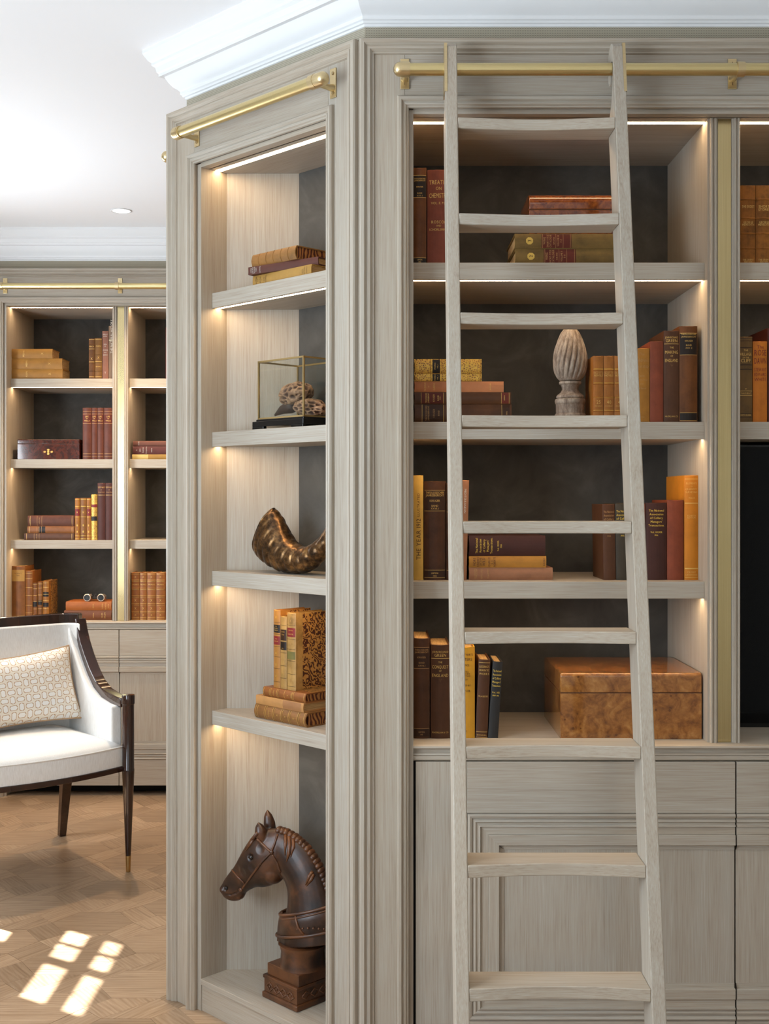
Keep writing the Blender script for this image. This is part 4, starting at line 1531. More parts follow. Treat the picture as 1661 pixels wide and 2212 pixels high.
def coral():
    k = NT('honeycomb_coral', 0.7)
    at = k.n('ShaderNodeAttribute', attribute_name='pit')
    f = k.noise(k.coord((1, 1, 1)), 120.0, 4.0)
    a = k.ramp(f, [(0.35, rgb(136, 100, 72)), (0.65, rgb(186, 148, 114))])
    b = k.ramp(f, [(0.35, rgb(58, 32, 22)), (0.65, rgb(86, 54, 38))])
    k.col(k.mix(at.outputs['Fac'], a, b))
    root = thing('coral_specimen', 'brown honeycombed coral piece inside the brass-edged glass case', 'coral', nworld((cc[0], cc[1], ZC2 + zg0)), -pi / 4)
    lobes = [((630, 855), 0.060, 0.036, 0.0185, 0.055, 0.5), ((672, 884), 0.058, 0.040, 0.017, 0.045, 0.3)]
    specs = [(NP(640, 851, 0.135), (0.054, 0.040, 0.030), 0.15), (NP(672, 882, 0.120), (0.052, 0.045, 0.024), -0.1)]
    for (p, s, tilt) in specs:
        bm = bmesh.new()
        bmesh.ops.create_icosphere(bm, subdivisions=5, radius=1.0)
        pit = {}
        lay = bm.verts.layers.float.new('pit')
        for v in bm.verts:
            q = v.co.copy()
            d, pts = noise.voronoi(Vector((q.x * 2.6 + p.x * 9, q.y * 2.6, q.z * 2.2)))
            e = d[1] - d[0]
            hgt = max(0.0, min(1.0, (e - 0.15) / 0.14))
            n1 = noise.noise(q * 1.6 + Vector((p.z * 20, 0, 0))) * 0.16
            r = 1.0 + n1 - 0.13 * hgt
            v[lay] = hgt
            zz = q.z * r
            v.co = Vector((q.x * r * s[0], q.y * r * s[1], zz * s[2] + tilt * q.x * s[0]))
        me = bpy.data.meshes.new('lobe')
        bm.to_mesh(me)
        bm.free()
        me.materials.append(k.m)
        for pl in me.polygons:
            pl.use_smooth = True
        o = bpy.data.objects.new('honeycomb_lobe', me)
        COL.objects.link(o)
        o.parent = root
        o.location = (p.x - cc[0], p.y - cc[1], p.z - ZC2 - zg0)
    # dark stalk
    a, b = NP(594, 897, 0.135), NP(640, 872, 0.14)
    rel = Vector((cc[0], cc[1], ZC2 + zg0))
    m = MB()
    pts = [a - rel, (a * .65 + b * .35) - rel + Vector((0, 0, .004)), (a * .3 + b * .7) - rel, b - rel]
    m.tube(pts, [0.003, 0.012, 0.018, 0.020], 14).build('stalk', plain('dark_stalk', rgb(66, 46, 36), 0.6), root, smooth=True, angle=180)


coral()


# loft between pairs of silhouette points
def loft(pairs, v, n=20, fine=6, proj=None):
    """pairs: (pxA, pyA, pxB, pyB, lateral radius[, dv]) -> rings in niche coordinates, smoothly interpolated"""
    ctr, rad, lat, off = [], [], [], []
    for q in pairs:
        a = proj(q[0], q[1]) if proj else NP(q[0], q[1], v)
        b = proj(q[2], q[3]) if proj else NP(q[2], q[3], v)
        ctr.append((a + b) / 2)
        rad.append((b - a) / 2)
        lat.append(q[4])
        off.append(q[5] if len(q) > 5 else 0.0)

    def cr(arr, i, s):
        p0, p1, p2, p3 = arr[max(i - 1, 0)], arr[i], arr[i + 1], arr[min(i + 2, len(arr) - 1)]
        return 0.5 * ((2 * p1) + (p2 - p0) * s + (2 * p0 - 5 * p1 + 4 * p2 - p3) * s * s + (3 * p1 - p0 - 3 * p2 + p3) * s ** 3)
    rings = []
    for i in range(len(ctr) - 1):
        for k in range(fine):
            s = k / fine
            c, r, l, o = cr(ctr, i, s), cr(rad, i, s), cr(lat, i, s), cr(off, i, s)
            rings.append((c, r, l, o))
    rings.append((ctr[-1], rad[-1], lat[-1], off[-1]))
    out = []
    for c, r, l, o in rings:
        ring = []
        for k in range(n):
            a = 2 * pi * k / n
            ring.append(c + r * cos(a) + Vector((0, 1, 0)) * (l * sin(a) + o))
        out.append(ring)
    return out


# horn
def horn():
    k = NT('patinated_bronze', 0.28, 0.75)
    f = k.noise(k.coord((1, 1, 1)), 60.0, 7.0, 0.7)
    f2 = k.noise(k.coord((1, 1, 1)), 18.0, 4.0)
    ff = k.math('ADD', k.math('MULTIPLY', f, 0.6), k.math('MULTIPLY', f2, 0.4))
    k.col(k.ramp(ff, [(0.38, rgb(40, 28, 18)), (0.50, rgb(92, 66, 40)), (0.60, rgb(146, 108, 66)), (0.70, rgb(176, 140, 84))]))
    k.bump(f, 0.3, 0.001)
    zb = ZN[2][0]
    p0 = NP(632, 1240, 0.125)
    root = thing('horn', 'patinated bronze buffalo horn curving on the third niche shelf', 'horn', nworld((p0.x, p0.y, zb)), -pi / 4)
    pairs = [(592, 1097, 553, 1193, .034), (604, 1114, 566, 1209, .040), (616, 1140, 588, 1225, .042), (630, 1164, 612, 1236, .041), (647, 1177, 640, 1239.5, .038), (664, 1180, 668, 1235, .034),
             (684, 1169, 694, 1214, .029), (702, 1150, 717, 1184, .024), (717, 1120, 734, 1144, .019), (727, 1085, 744, 1100, .014), (734, 1050, 747, 1058, .008), (738, 1025, 744, 1028, .003)]
    rr = loft(pairs, 0.125, 36, 12)
    N = len(rr)
    out = []
    for i, ring in enumerate(rr):
        c = sum(ring, Vector()) / len(ring)
        t = i / N
        new = []
        for j, p in enumerate(ring):
            a = 2 * pi * j / len(ring)
            under = 0.5 + 0.5 * cos(a)            # 1 on the lower/outer side
            rib = max(0.0, sin(i * 0.75 + 0.6 * sin(3 * a))) * 0.07 * (0.25 + under) * (1 if t < 0.55 else max(0, 1 - (t - .55) * 6))
            nz = noise.noise(p * 70) * 0.03
            new.append(c + (p - c) * (1 - rib + nz) - Vector((p0.x, p0.y, zb)))
        out.append(new)
    # hollow mouth
    c = sum(out[0], Vector()) / len(out[0])
    lip = [[c + (p - c) * 0.90 for p in out[0]], [c + (p - c) * 0.80 + (out[6][j] - out[0][j]) * 0.9 for j, p in enumerate(out[0])]]
    zmin = min(p.z for r in out for p in r)
    o = MB().rings([list(reversed(lip))[0]] + [lip[0]] + out).build('horn_body', k.m, root, smooth=True, angle=180)
    o.location.z = -zmin


horn()

# fourth niche shelf: three lying books, three standing on them
g = 'old leather books on the fourth shelf of the angled bookcase'
z = ZN[3][0]
leaf = L((138, 84, 46), 0.3, 0.38)
_, z = nlying(548, 659, 0.0375, 0.066, z, 'banded brown leather book at the bottom of the fourth niche shelf stack', g, L((140, 92, 54), 0.25, 0.38), d=0.14, pages=MEDGE, flat=0.22,
              rules=[(q, .0012, GOLD) for q in (.03, .12, .15, .29, .32, .44, .47, .60, .63, .76, .79, .93, .965)], bands=(.135, .305, .455, .615, .775), lines=[('X', .22, .006, GOLD), ('WORKS', .70, .004, GOLD), ('X', .38, .006, GOLD), ('X', .53, .006, GOLD)])
_, z = nlying(552, 655, 0.0235, 0.070, z, 'smooth tan book in the middle of the fourth niche shelf stack', g, L((188, 132, 84), 0.12, 0.5), d=0.135, patches=[(.05, .42, L((160, 108, 74), 0.1, 0.5))])
_, z = nlying(567, 659, 0.0245, 0.074, z, 'brown gilt-lined book under the standing volumes, fourth niche shelf', g, L((142, 84, 46), 0.2, 0.4), d=0.135, pages=MEDGE, board=MARBLED, flat=0.2,
              rules=[(q, .0012, GOLD) for q in (.03, .27, .30, .48, .63, .66, .80, .83, .97)], lines=[('POEMS', .73, .004, GOLD), ('II', .40, .0052, GOLD), ('LONDON', .32, .0034, GOLD)])
zst = z


def nstand(px0, px1, ytop, v, label, mat, rz=0.0, d=0.11, **kw):
    a, b = NP(px0, ytop, v), NP(px1, ytop, v)
    w = b.x - a.x
    return book(label, g, w, a.z - zst, d, mat, loc=nworld(((a.x + b.x) / 2, v, zst)), rz=-pi / 4 + rz, **kw)


nstand(589.5, 604, 1317, 0.084, 'slim tan volume with black and red labels, leftmost standing in the niche', L((168, 112, 56), 0.2, 0.4), board=MARBLED,
       patches=[(.71, .81, LAB_BLK), (.555, .665, LAB_RED)], lines=[('THE', .79, .003, GOLD), ('ROGER', .765, .0032, GOLD), ('MANLEY', .74, .0032, GOLD), ('ANNE', .63, .003, GOLD), ('BURDON', .60, .003, GOLD), ('X', .91, .006, GOLD_B), ('X', .45, .006, GOLD_B), ('X', .30, .006, GOLD_B), ('X', .15, .006, GOLD_B)],
       rules=[(q, .0008, LAB_BRN) for q in (.84, .69, .53, .40, .25, .08)])
nstand(604.5, 618, 1331, 0.084, 'pale calf volume with two dark labels, middle of the niche trio', L((164, 122, 72), 0.45, 0.45), board=MARBLED,
       patches=[(.67, .82, LAB_BRN), (.54, .65, LAB_BLK)], lines=[('COOKE', .79, .0032, GOLD), ('TOUR', .75, .0032, GOLD), ('VOL. II', .56, .0028, GOLD)], rules=[(q, .0008, LAB_BRN) for q in (.88, .50, .32, .15)])
nstand(618.5, 637, 1323, 0.084, 'calf volume with red label and marbled boards, rightmost of the niche trio', L((168, 126, 76), 0.45, 0.42), board=MARBLED, d=0.125,
       patches=[(.69, .805, LAB_RED), (.40, .50, LAB_OLV)], lines=[('DEVON', .775, .0038, GOLD), ('CHARTER', .725, .0036, GOLD), ('X', .90, .0075, DULLGOLD), ('X', .60, .0075, DULLGOLD), ('X', .29, .0075, DULLGOLD), ('X', .13, .0075, DULLGOLD)],
       rules=[(q, .0008, LAB_BRN) for q in (.84, .66, .53, .38, .21, .05)])


# ------------------------------------------------------------------ horse bust
def horse():
    k = NT('dark_carved_wood', 0.38)
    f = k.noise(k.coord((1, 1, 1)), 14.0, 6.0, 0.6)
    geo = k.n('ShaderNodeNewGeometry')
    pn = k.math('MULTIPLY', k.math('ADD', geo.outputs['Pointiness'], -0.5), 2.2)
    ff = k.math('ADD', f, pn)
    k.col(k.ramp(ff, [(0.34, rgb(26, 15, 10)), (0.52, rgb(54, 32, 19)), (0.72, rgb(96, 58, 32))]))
    k.bump(k.noise(k.coord((1, 1, 1)), 220.0, 4.0), 0.15, 0.001)
    zb = Z_NB
    turn = radians(18.1)                                  # the head is turned out from the niche a little
    rzh = -pi / 4 + turn
    root = thing('horse_bust', 'carved dark wooden horse head with harness on stepped plinth in the niche', 'sculpture', nworld((NL - 0.362, 0.1205, zb)), rzh)
    Minv = (Matrix.Translation(root.location) @ Matrix.Rotation(rzh, 4, 'Z')).inverted()
    eye0 = Minv @ Vector((0, 0, H))

    def HP(px, py, y=0.0):
        """point of the bust's own upright plane (moved out by y) seen at a pixel"""
        d = (Minv @ P(px, py, 3.0)) - eye0
        return eye0 + d * ((y - eye0.y) / d.y)

    M = MB()

    def put(pairs, n=26, fine=5):
        rr = loft(pairs, 0, n, fine, HP)
        M.rings(rr)
    put([(604, 2036, 742, 2030, .056), (607, 2010, 740, 2000, .056), (614, 1985, 732, 1976, .051), (623, 1958, 719, 1944, .045), (624, 1925, 706, 1905, .040), (618, 1903, 690, 1868, .037),
         (610, 1893, 667, 1832, .034), (603, 1882, 640, 1807, .032), (594, 1870, 606, 1792, .028)])
    put([(613, 1880, 612, 1795, .026), (611, 1893, 601, 1790, .031), (603, 1901, 582, 1790, .036), (590, 1911, 563, 1797, .039), (573, 1916, 549, 1804, .038), (556, 1916, 535, 1822, .035), (541, 1922, 521, 1846, .030),
         (531, 1929, 509, 1868, .0255), (527, 1937, 497, 1884, .0235), (518, 1944.5, 488, 1896, .0225), (506, 1946, 483, 1905, .0205), (496, 1943, 481, 1914, .017), (489, 1938, 482, 1924, .011)])
    # jaw roundness and brow
    for px, py, r, s in ((590, 1882, .034, (1, 1.0, 1)), (548, 1846, .020, (1.1, 1.65, .8)), (489, 1919, .0165, (1, 1.45, .9)), (519, 1936, .010, (1.1, 1.6, .8))):
        M.ball(HP(px, py), r, 10, s)
    # ears
    for (bx_, by_, tx, ty, dv) in ((566, 1808, 558, 1776, -.020), (585, 1797, 577, 1749, .022)):
        a, b = HP(bx_, by_, dv), HP(tx, ty, dv * 1.1)
        m_ = (a + b) / 2
        M.tube([a - (b - a) * .25, a, a * .6 + b * .4, a * .25 + b * .75, b], [.012, .0155, .0165, .0115, .002], 14)
    me = bpy.data.meshes.new('horse')
    me.from_pydata(M.v, [], M.f)
    o = bpy.data.objects.new('horse_head', me)
    COL.objects.link(o)
    rm = o.modifiers.new('r', 'REMESH')
    rm.mode = 'VOXEL'
    rm.voxel_size = 0.0026
    sm = o.modifiers.new('s', 'SMOOTH')
    sm.iterations = 6
    sm.factor = 0.5
    dg = bpy.context.evaluated_depsgraph_get()
    me2 = bpy.data.meshes.new_from_object(o.evaluated_get(dg))
    o.modifiers.clear()
    o.data = me2
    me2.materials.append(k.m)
    for p in me2.polygons:
        p.use_smooth = True
    o.parent = root

    bmh = bmesh.new()
    bmh.from_mesh(me2)
    from mathutils.bvhtree import BVHTree
    tree = BVHTree.FromBMesh(bmh)
    bmh.free()

    def on(px, py, side=-1, lift=0.0):
        """the point of the near flank seen at a pixel (side -1), or its mirror on the far flank (+1)"""
        c = HP(px, py)
        dr = (c - eye0).normalized()
        hit = tree.ray_cast(eye0, dr)
        p = hit[0] if hit[0] is not None else tree.find_nearest(c)[0]
        return Vector((p.x, (p.y - lift) * (1 if side < 0 else -1), p.z))

    # eye sockets, nostrils, cheek hollows and the mouth line pressed in
    dents = []
    for px, py, r, dep in ((541, 1852, .0115, .0045), (488, 1919, .0075, .007), (512, 1878, .014, .0025), (562, 1834, .014, .003), (545, 1874, .014, .002), (524, 1885, .012, .002)):
        for sd_ in (-1, 1):
            dents.append((on(px, py, sd_), r, dep))
    ml = [on(px, py) for px, py in ((487, 1932), (497, 1933), (508, 1930), (517, 1924))]
    for v in me2.vertices:
        q = v.co
        for c, r, dep in dents:
            d = (q - c).length
            if d < r:
                q.y -= math.copysign(dep * (1 - (d / r) ** 2), q.y)
        for i in range(3):
            a, b = ml[i], ml[i + 1]
            for sy_ in (1, -1):
                qq = Vector((q.x, q.y * sy_, q.z))
                ab = b - a
                t = max(0, min(1, (qq - a).dot(ab) / ab.length_squared))
                d = (qq - a - ab * t).length
                if d < .004:
                    q.y *= 1 - .10 * (1 - d / .004)

    def strap(mb, pts, r, side=-1):
        fine = []
        for i in range(len(pts) - 1):
            for s in range(6):
                t = s / 6
                fine.append((pts[i][0] * (1 - t) + pts[i + 1][0] * t, pts[i][1] * (1 - t) + pts[i + 1][1] * t))
        fine.append(pts[-1])
        mb.tube([on(a, b, side, 0.001) for a, b in fine], r, 8)
    b_ = MB()
    for sd_ in (-1, 1):
        strap(b_, [(556, 1812), (575, 1831), (586, 1841), (565, 1863), (545, 1890), (536, 1903), (524, 1919)], .0032, sd_)
        strap(b_, [(500, 1878), (513, 1893), (528, 1908)], .0022, sd_)
        strap(b_, [(585, 1842), (593, 1824), (600, 1802)], .0030, sd_)
        strap(b_, [(588, 1846), (599, 1864), (606, 1884)], .0030, sd_)
        b_.ball(on(586, 1841, sd_, .001), .0068, 8, (1, .6, 1))
        b_.ball(on(520, 1922, sd_, .001), .0062, 8, (1, .5, 1))
    b_.build('bridle', k.m, root, smooth=True, angle=180)
    e_ = MB()
    for sd_ in (-1, 1):
        e_.ball(on(540.5, 1852.5, sd_, -.0022), .0068, 8, (1.25, .7, .85))
    e_.build('eye', plain('dark_glossy_eye', rgb(26, 14, 9), 0.15), root, smooth=True, angle=180)
    n_ = MB()
    for sd_ in (-1, 1):
        n_.ball(on(488, 1919, sd_, -.0004), .0044, 8, (1, .5, 1.2))
    n_.build('nostril', plain('deep_shadow_wood', rgb(18, 9, 6), 0.6), root, smooth=True, angle=180)
    # mane: plaited crest, forelock and tufts
    m2 = MB()
    crest = [(606, 1791), (622, 1796), (640, 1806), (654, 1818), (667, 1831), (680, 1849), (691, 1868), (700, 1888), (707, 1906), (713, 1925), (719, 1944), (724, 1958)]
    for i in range(len(crest) - 1):
        for s in (0, .5):
            px = crest[i][0] * (1 - s) + crest[i + 1][0] * s
            py = crest[i][1] * (1 - s) + crest[i + 1][1] * s
            m2.ball(HP(px - 2, py + 2), .0105, 8, (1, 1.5, 1))
    m2.build('mane_crest', k.m, root, smooth=True, angle=180)
    for pts in ([(624, 1806), (626, 1822), (624, 1845), (619, 1862)], [(634, 1812), (634, 1830), (628, 1852)], [(617, 1804), (617, 1824), (616, 1848)], [(676, 1882), (668, 1893), (660, 1912)], [(678, 1888), (672, 1900), (662, 1914)],
                [(556, 1800), (544, 1814), (528, 1836)], [(552, 1808), (542, 1822), (531, 1838)]):
        MB().tube([on(a, b, -1, .0005) for a, b in pts], [.0050] * (len(pts) - 1) + [.0012], 8).build('mane_tuft', k.m, root, smooth=True, angle=180)


    # harness collar: padded rings around the neck
    def ringtube(mb, pair, lat, r, n=40):
        a, b = HP(pair[0], pair[1]), HP(pair[2], pair[3])
        c, rv = (a + b) / 2, (b - a) / 2
        pts = [c + rv * cos(2 * pi * i / n) + Vector((0, lat * sin(2 * pi * i / n), 0)) for i in range(n + 1)]
        mb.tube(pts, r, 8, caps=False)
    col = MB()
    rr = loft([(610, 1972, 727, 1952, .054), (606, 1985, 733, 1964, .060), (604, 2000, 737, 1985, .061), (603, 2012, 740, 2000, .058)], 0, 30, 4, HP)
    col.rings(rr)
    ringtube(col, (609, 1970, 728, 1950), .055, .0042)
    ringtube(col, (610, 1978, 729, 1957), .057, .0028)
    ringtube(col, (602, 2014, 741, 2002), .0600, .0042)
    col.build('harness_collar', k.m, root, smooth=True, angle=60)
    st2 = MB()

    def front(px, py, lat):
        return HP(px, py, -lat)
    st2.tube([front(638, 1972, .050), front(640, 1990, .061), front(644, 2004, .063), front(652, 2014, .060), front(659, 2022, .056)], .0032, 8)
    st2.build('harness_strap', k.m, root, smooth=True, angle=180)
    st2 = MB()
    st2.tube([front(609, 1970, .012), front(604, 1990, .012), front(602, 2010, .012), front(601.5, 2032, .010)], .004, 8)
    st2.build('harness_strap', k.m, root, smooth=True, angle=180)
    st2 = MB()
    for i in range(1, 9):
        s = i / 8
        st2.ball(front(607 + 93 * s, 2013 - 6 * s - 4 * sin(pi * s), .020 + .042 * sin(pi * min(1, .15 + s * .6))), .0028, 6)
    st2.ball(front(659, 2022, .057), .005, 8)
    st2.build('harness_studs', k.m, root, smooth=True, angle=180)
    # plinth
    wd = .072
    before = set(bpy.data.objects)
    pl = MB()
    pl.box(-wd, wd, -.066, .062, 0, .0165)
    pl.build('plinth', k.m, root, bevel=.004)
    bx('plinth', k.m, root, -wd + .005, wd - .005, -.061, .057, .0165, .052, .001)
    bx('plinth', k.m, root, -wd + .002, wd - .002, -.064, .060, .052, .0615, .002)
    bx('plinth', k.m, root, -wd + .012, wd - .004, -.056, .055, .0615, .093, .002)
    # pillar under the bust
    zc0 = .093
    zc1 = HP(610, 2034).z + .012
    MB().lathe([(.062, zc0), (.060, zc0 + .012), (.058, zc1 - .02), (.064, zc1)], c=(.020, 0, 0), n=28).build('pillar', k.m, root, smooth=True)
    # carved lattice on the plinth
    la = MB()
    zc_ = .034
    for cx_ in (-.042, -.014, .014, .042):
        for s1 in (-1, 1):
            la.tube([(cx_ - .014, -.0615, zc_), (cx_, -.062, zc_ + s1 * .011), (cx_ + .014, -.0615, zc_)], .0020, 6)
        la.ball((cx_, -.0615, zc_), .0028, 6)
    for cy_ in (-.03, .0, .03):
        for s1 in (-1, 1):
            la.tube([(wd - .0045, cy_ - .014, zc_), (wd - .004, cy_, zc_ + s1 * .011), (wd - .0045, cy_ + .014, zc_)], .0020, 6)
    la.build('carved_lattice', k.m, root, smooth=True, angle=180)
    for q in set(bpy.data.objects) - before:              # the plinth stands square in the niche
        q.rotation_euler.z = -turn


horse()

# ------------------------------------------------------------------ far bookcase contents
YK = YF + 0.088
g = 'books in the far bookcase'
MUST = L((166, 112, 50), 0.16, 0.5)
z = zs1
for px1_, y0, y1, dd, nm in ((135, 796, 817.5, 0.14, 'mustard book at the bottom of the far top-left stack'), (134, 773, 796, 0.14, 'mustard book in the middle of the far top-left stack'), (113, 752.5, 773, 0.13, 'shorter mustard book on top of the far top-left stack')):
    _, z = lying(24.5, px1_, y0, y1, YK, z, nm, g, MUST, d=dd, lie='L', lines=[('X', .25, .012, GOLD), ('POEMS', .7, .008, GOLD)])
stand(191.5, 204.5, 731, YK, zs1, 'gilt dark brown volume, first standing in the far top-left bay', g, L((100, 60, 28), 0.3, 0.4), rules=[(q, .002, GOLD) for q in (.97, .85, .74, .60, .42, .2, .05)], bands=(.85, .6, .4, .2), lines=[('MINOR', .8, .006, GOLD), ('X', .5, .011, GOLD)])
stand(205, 220, 730, YK, zs1, 'gilt brown volume, second standing in the far top-left bay', g, L((118, 78, 38), 0.3, 0.4), rules=[(q, .002, GOLD) for q in (.97, .60, .42, .05)], bands=(.85, .6, .4, .2), lines=[('POEMS', .8, .006, GOLD), ('X', .52, .011, GOLD), ('WORKS', .3, .006, GOLD)])
stand(220.8, 234, 715, YK, zs1, 'pinkish brown printed book, third standing in the far top-left bay', g, L((132, 86, 76), 0.12, 0.5), lines=[('GREAT', .93, .006, GREYINK), ('LIVES', .89, .006, GREYINK), ('MEN', .72, .006, GREYINK), ('OF', .68, .005, GREYINK), ('WORDS', .60, .006, GREYINK), ('AND', .55, .005, GREYINK), ('DEEDS', .5, .006, GREYINK), ('Y', .13, .010, GREYINK)])
stand(234.6, 247, 704, YK, zs1, 'tall grey-brown book beside the far pilaster, top shelf', g, L((116, 92, 80), 0.12, 0.5), lines=[('THE NATURAL HISTORY', .8, .010, GREYINK, 'up')], patches=[(.72, .74, L((190, 180, 160), .1, .6))])
stand(357.5, 372, 707, YK, zs1, 'maroon book just showing beside the pier, far top shelf', g, L((112, 44, 36), 0.15, 0.5), d=0.16)
casket('dark red burl box with gold clasp on the far second shelf', *(lambda a, b: (a, b))((38 - CX) / F * YK, (172 - CX) / F * YK), YK - .004, YK + .16, zs2, H + (CY - 959) / F * YK, H + (CY - 949) / F * YK, BURL_DARK, 0.006, 'wooden_box')
bxs = [o for o in bpy.data.objects if o.get('label', '').startswith('dark red burl box')][0]
m = MB()
for k in range(4):
    a = pi / 2 * k
    m.ball((0.017 * cos(a), -.0845, 0.036 + 0.010 * sin(a)), .0055, 6, (1.2, .3, .9))
m.ball((0, -.0845, .036), .006, 6, (1, .3, 1))
m.build('clasp', GOLD, bxs, smooth=True)
dk = L((92, 46, 34), 0.25, 0.42)
for a, b, nm in ((178, 197.5, 'dark brown volume with red label nearest the burl box'), (198, 209.5, 'narrow dark brown volume second from the burl box'), (210, 223.5, 'dark brown volume with torn label third from the burl box'), (224, 244, 'dark brown volume against the pilaster, far second shelf')):
    stand(a, b, 881, YK, zs2, nm, g, dk, patches=[(.70, .88, LAB_DRED)], rules=[(.70, .0015, DULLGOLD), (.88, .0015, DULLGOLD), (.93, .0015, DULLGOLD), (.06, .0015, DULLGOLD), (.11, .0015, DULLGOLD)], lines=[('LIFE', .83, .008, GOLD), ('OF', .79, .006, GOLD), ('WELLS', .75, .007, GOLD)])
z = zs2
_, z = lying(285, 372, 980, 991, YK, z, 'yellow paper-labelled book at the bottom, far second shelf right bay', g, L((156, 116, 60), 0.15, 0.5), patches=[(.6, .99, L((196, 166, 110), .1, .6))])
_, z = lying(286.5, 372, 962, 980, YK, z, 'maroon dictionary in the middle, far second shelf right bay', g, L((92, 46, 44), 0.12, 0.5), lines=[('A', .90, .006, GREYINK), ('Jane', .82, .007, GREYINK), ('Austen', .74, .007, GREYINK), ('Companion', .66, .007, GREYINK), ('PINION', .52, .005, GREYINK)])
_, z = lying(287, 372, 951, 962, YK, z, 'slim maroon book on top, far second shelf right bay', g, L((112, 66, 56), 0.12, 0.5), lines=[('HOUSE', .85, .005, GREYINK)])
z = zs3
for a, y0, y1, m_, nm, ln in ((52, 1147, 1162, L((88, 50, 30), .25, .45), 'dark book at the bottom of the far third-shelf stack', []), (59, 1132, 1147, L((140, 82, 40), .25, .4), 'tan book with black label in the far third-shelf stack', [(.24, .38, LAB_BLK)]), (60, 1109, 1132, L((96, 52, 38), .2, .5), 'thick maroon-brown book on top of the far third-shelf stack', [])):
    _, z = lying(a, 160.5, y0, y1, YK, z, nm, g, m_, lie='R', patches=ln, rules=[(.05, .0014, GOLD), (.2, .0014, DULLGOLD), (.3, .0014, DULLGOLD), (.95, .0014, GOLD)], lines=[('HISTORY', .25, .006, DULLGOLD)])
t1 = L((160, 98, 40), .3, .4)
for a, b, yt, m_, pt_, nm in ((161.5, 172, 1076, t1, [(.58, .74, LAB_RED)], 'tan gilt volume with red label, left of the far third-shelf trio'), (173, 186.5, 1075.5, L((132, 82, 40), .3, .4), [], 'plain tan gilt volume, middle of the far third-shelf trio'),
                              (187, 196, 1076, t1, [(.58, .74, LAB_RED)], 'tan gilt volume with red label, right of the far third-shelf trio'), (196.5, 210, 1068, GILT, [(.42, .52, LAB_BLK), (.72, .78, LAB_RED)], 'gilt-tooled volume with black oval label, far third shelf'),
                              (210.5, 227, 1043.5, L((78, 40, 36), .15, .5), [], 'tall dark maroon book left of its twin, far third shelf'), (227.5, 244, 1043.5, L((78, 40, 36), .15, .5), [], 'tall dark maroon book against the pilaster, far third shelf')):
    tall = yt < 1050
    stand(a, b, yt, YK, zs3, nm, g, m_, patches=pt_, rules=[(.79, .0014, GOLD), (.93, .0014, GOLD)] if tall else [(q, .0016, GOLD_B) for q in (.97, .80, .55, .10, .03)],
          lines=[('LETTERS', .92, .006, DULLGOLD), ('OF', .88, .005, DULLGOLD), ('WALPOLE', .84, .006, DULLGOLD)] if tall else [('X', .66, .008, GOLD_B), ('8', .35, .010, GOLD_B), ('8', .2, .010, GOLD_B)])
for a, b, yt, m_, pt_, nm, bd in ((23, 53.5, 1223, L((128, 76, 38), .3, .45), [(.72, .93, L((178, 130, 72), .15, .6))], 'broad tan book with paper label, left end of the far counter', None),
                                  (54.5, 70, 1233, L((134, 78, 36), .3, .4), [], 'tan leather volume second on the far counter', None), (70.5, 80.5, 1259, L((120, 68, 28), .35, .4), [(.36, .50, LAB_BLK)], 'small leather volume with black label, third on the far counter', None),
                                  (81, 91.5, 1257, L((126, 74, 32), .35, .4), [(.40, .52, LAB_BLK)], 'small leather volume fourth on the far counter', None), (92, 105.5, 1255, L((150, 92, 36), .3, .4), [(.34, .45, LAB_BLK), (.60, .72, LAB_BLK)], 'small half-leather volume with marbled boards, fifth on the far counter', MARBLED)):
    stand(a, b, yt, YK, zc, nm, g, m_, patches=pt_, d=.15, board=bd, rules=[(q, .0016, GOLD) for q in (.95, .84, .66, .5, .3, .15)] if a > 50 else [], lines=[] if a > 50 else [('Canterbury', .87, .006, INK), ('Tales', .83, .007, INK)])
z = zc
_, z = lying(138, 241, 1314, 1335, YK, z, 'brown gold-lettered book under its twin on the far counter', g, L((118, 66, 40), .15, .5), lie='R', lines=[('NATURE', .86, .006, GOLD), ('NOTES', .8, .006, GOLD), ('WILSON', .62, .005, GOLD)])
_, z = lying(142, 241, 1295, 1314, YK, z, 'orange-brown gold-lettered book under the opera glasses', g, L((168, 92, 44), .14, .5), lie='R', lines=[('HOW', .93, .006, GOLD), ('TO KNOW', .87, .006, GOLD), ('HABITS', .8, .006, GOLD), ('WOOD', .6, .005, GOLD)])
# opera glasses
OGx = (205.5 - CX) / F * (YK + .03)
OG = thing('opera_glasses', 'small silvery opera glasses lying on the orange-brown book, far counter', 'opera glasses', (OGx, YK + .035, z))
silver = plain('mother_of_pearl', rgb(196, 178, 160), 0.25, 0.5)
og = MB()
for s_ in (-1, 1):
    og2 = MB()
    og2.lathe([(.0165, -.03), (.0185, -.028), (.0185, -.022), (.0165, -.018), (.0150, .012), (.0120, .020), (.0130, .03), (.0130, .034)], c=(s_ * .0335, 0, .0187), n=20, axis='y').build('barrel', silver, OG, smooth=True, angle=40)
    MB().lathe([(.0001, -.031), (.0140, -.0308), (.0145, -.0302)], c=(s_ * .0335, 0, .0187), n=20, axis='y').build('lens', BLACK, OG, smooth=True)
og.box(-.026, .026, -.012, -.006, .018, .023)
og.box(-.026, .026, .012, .017, .018, .023)
og.tube([(0, -.012, .0255), (0, .022, .0255)], .0035, 10)
og.lathe([(.0001, -.005), (.0085, -.005), (.0085, .005), (.0001, .005)], c=(0, .003, .0275), n=14, axis='y')
og.build('bridge', plain('dark_metal', rgb(52, 44, 38), 0.3, 0.7), OG, smooth=True, angle=40)
vn = L((150, 88, 46), .22, .4)
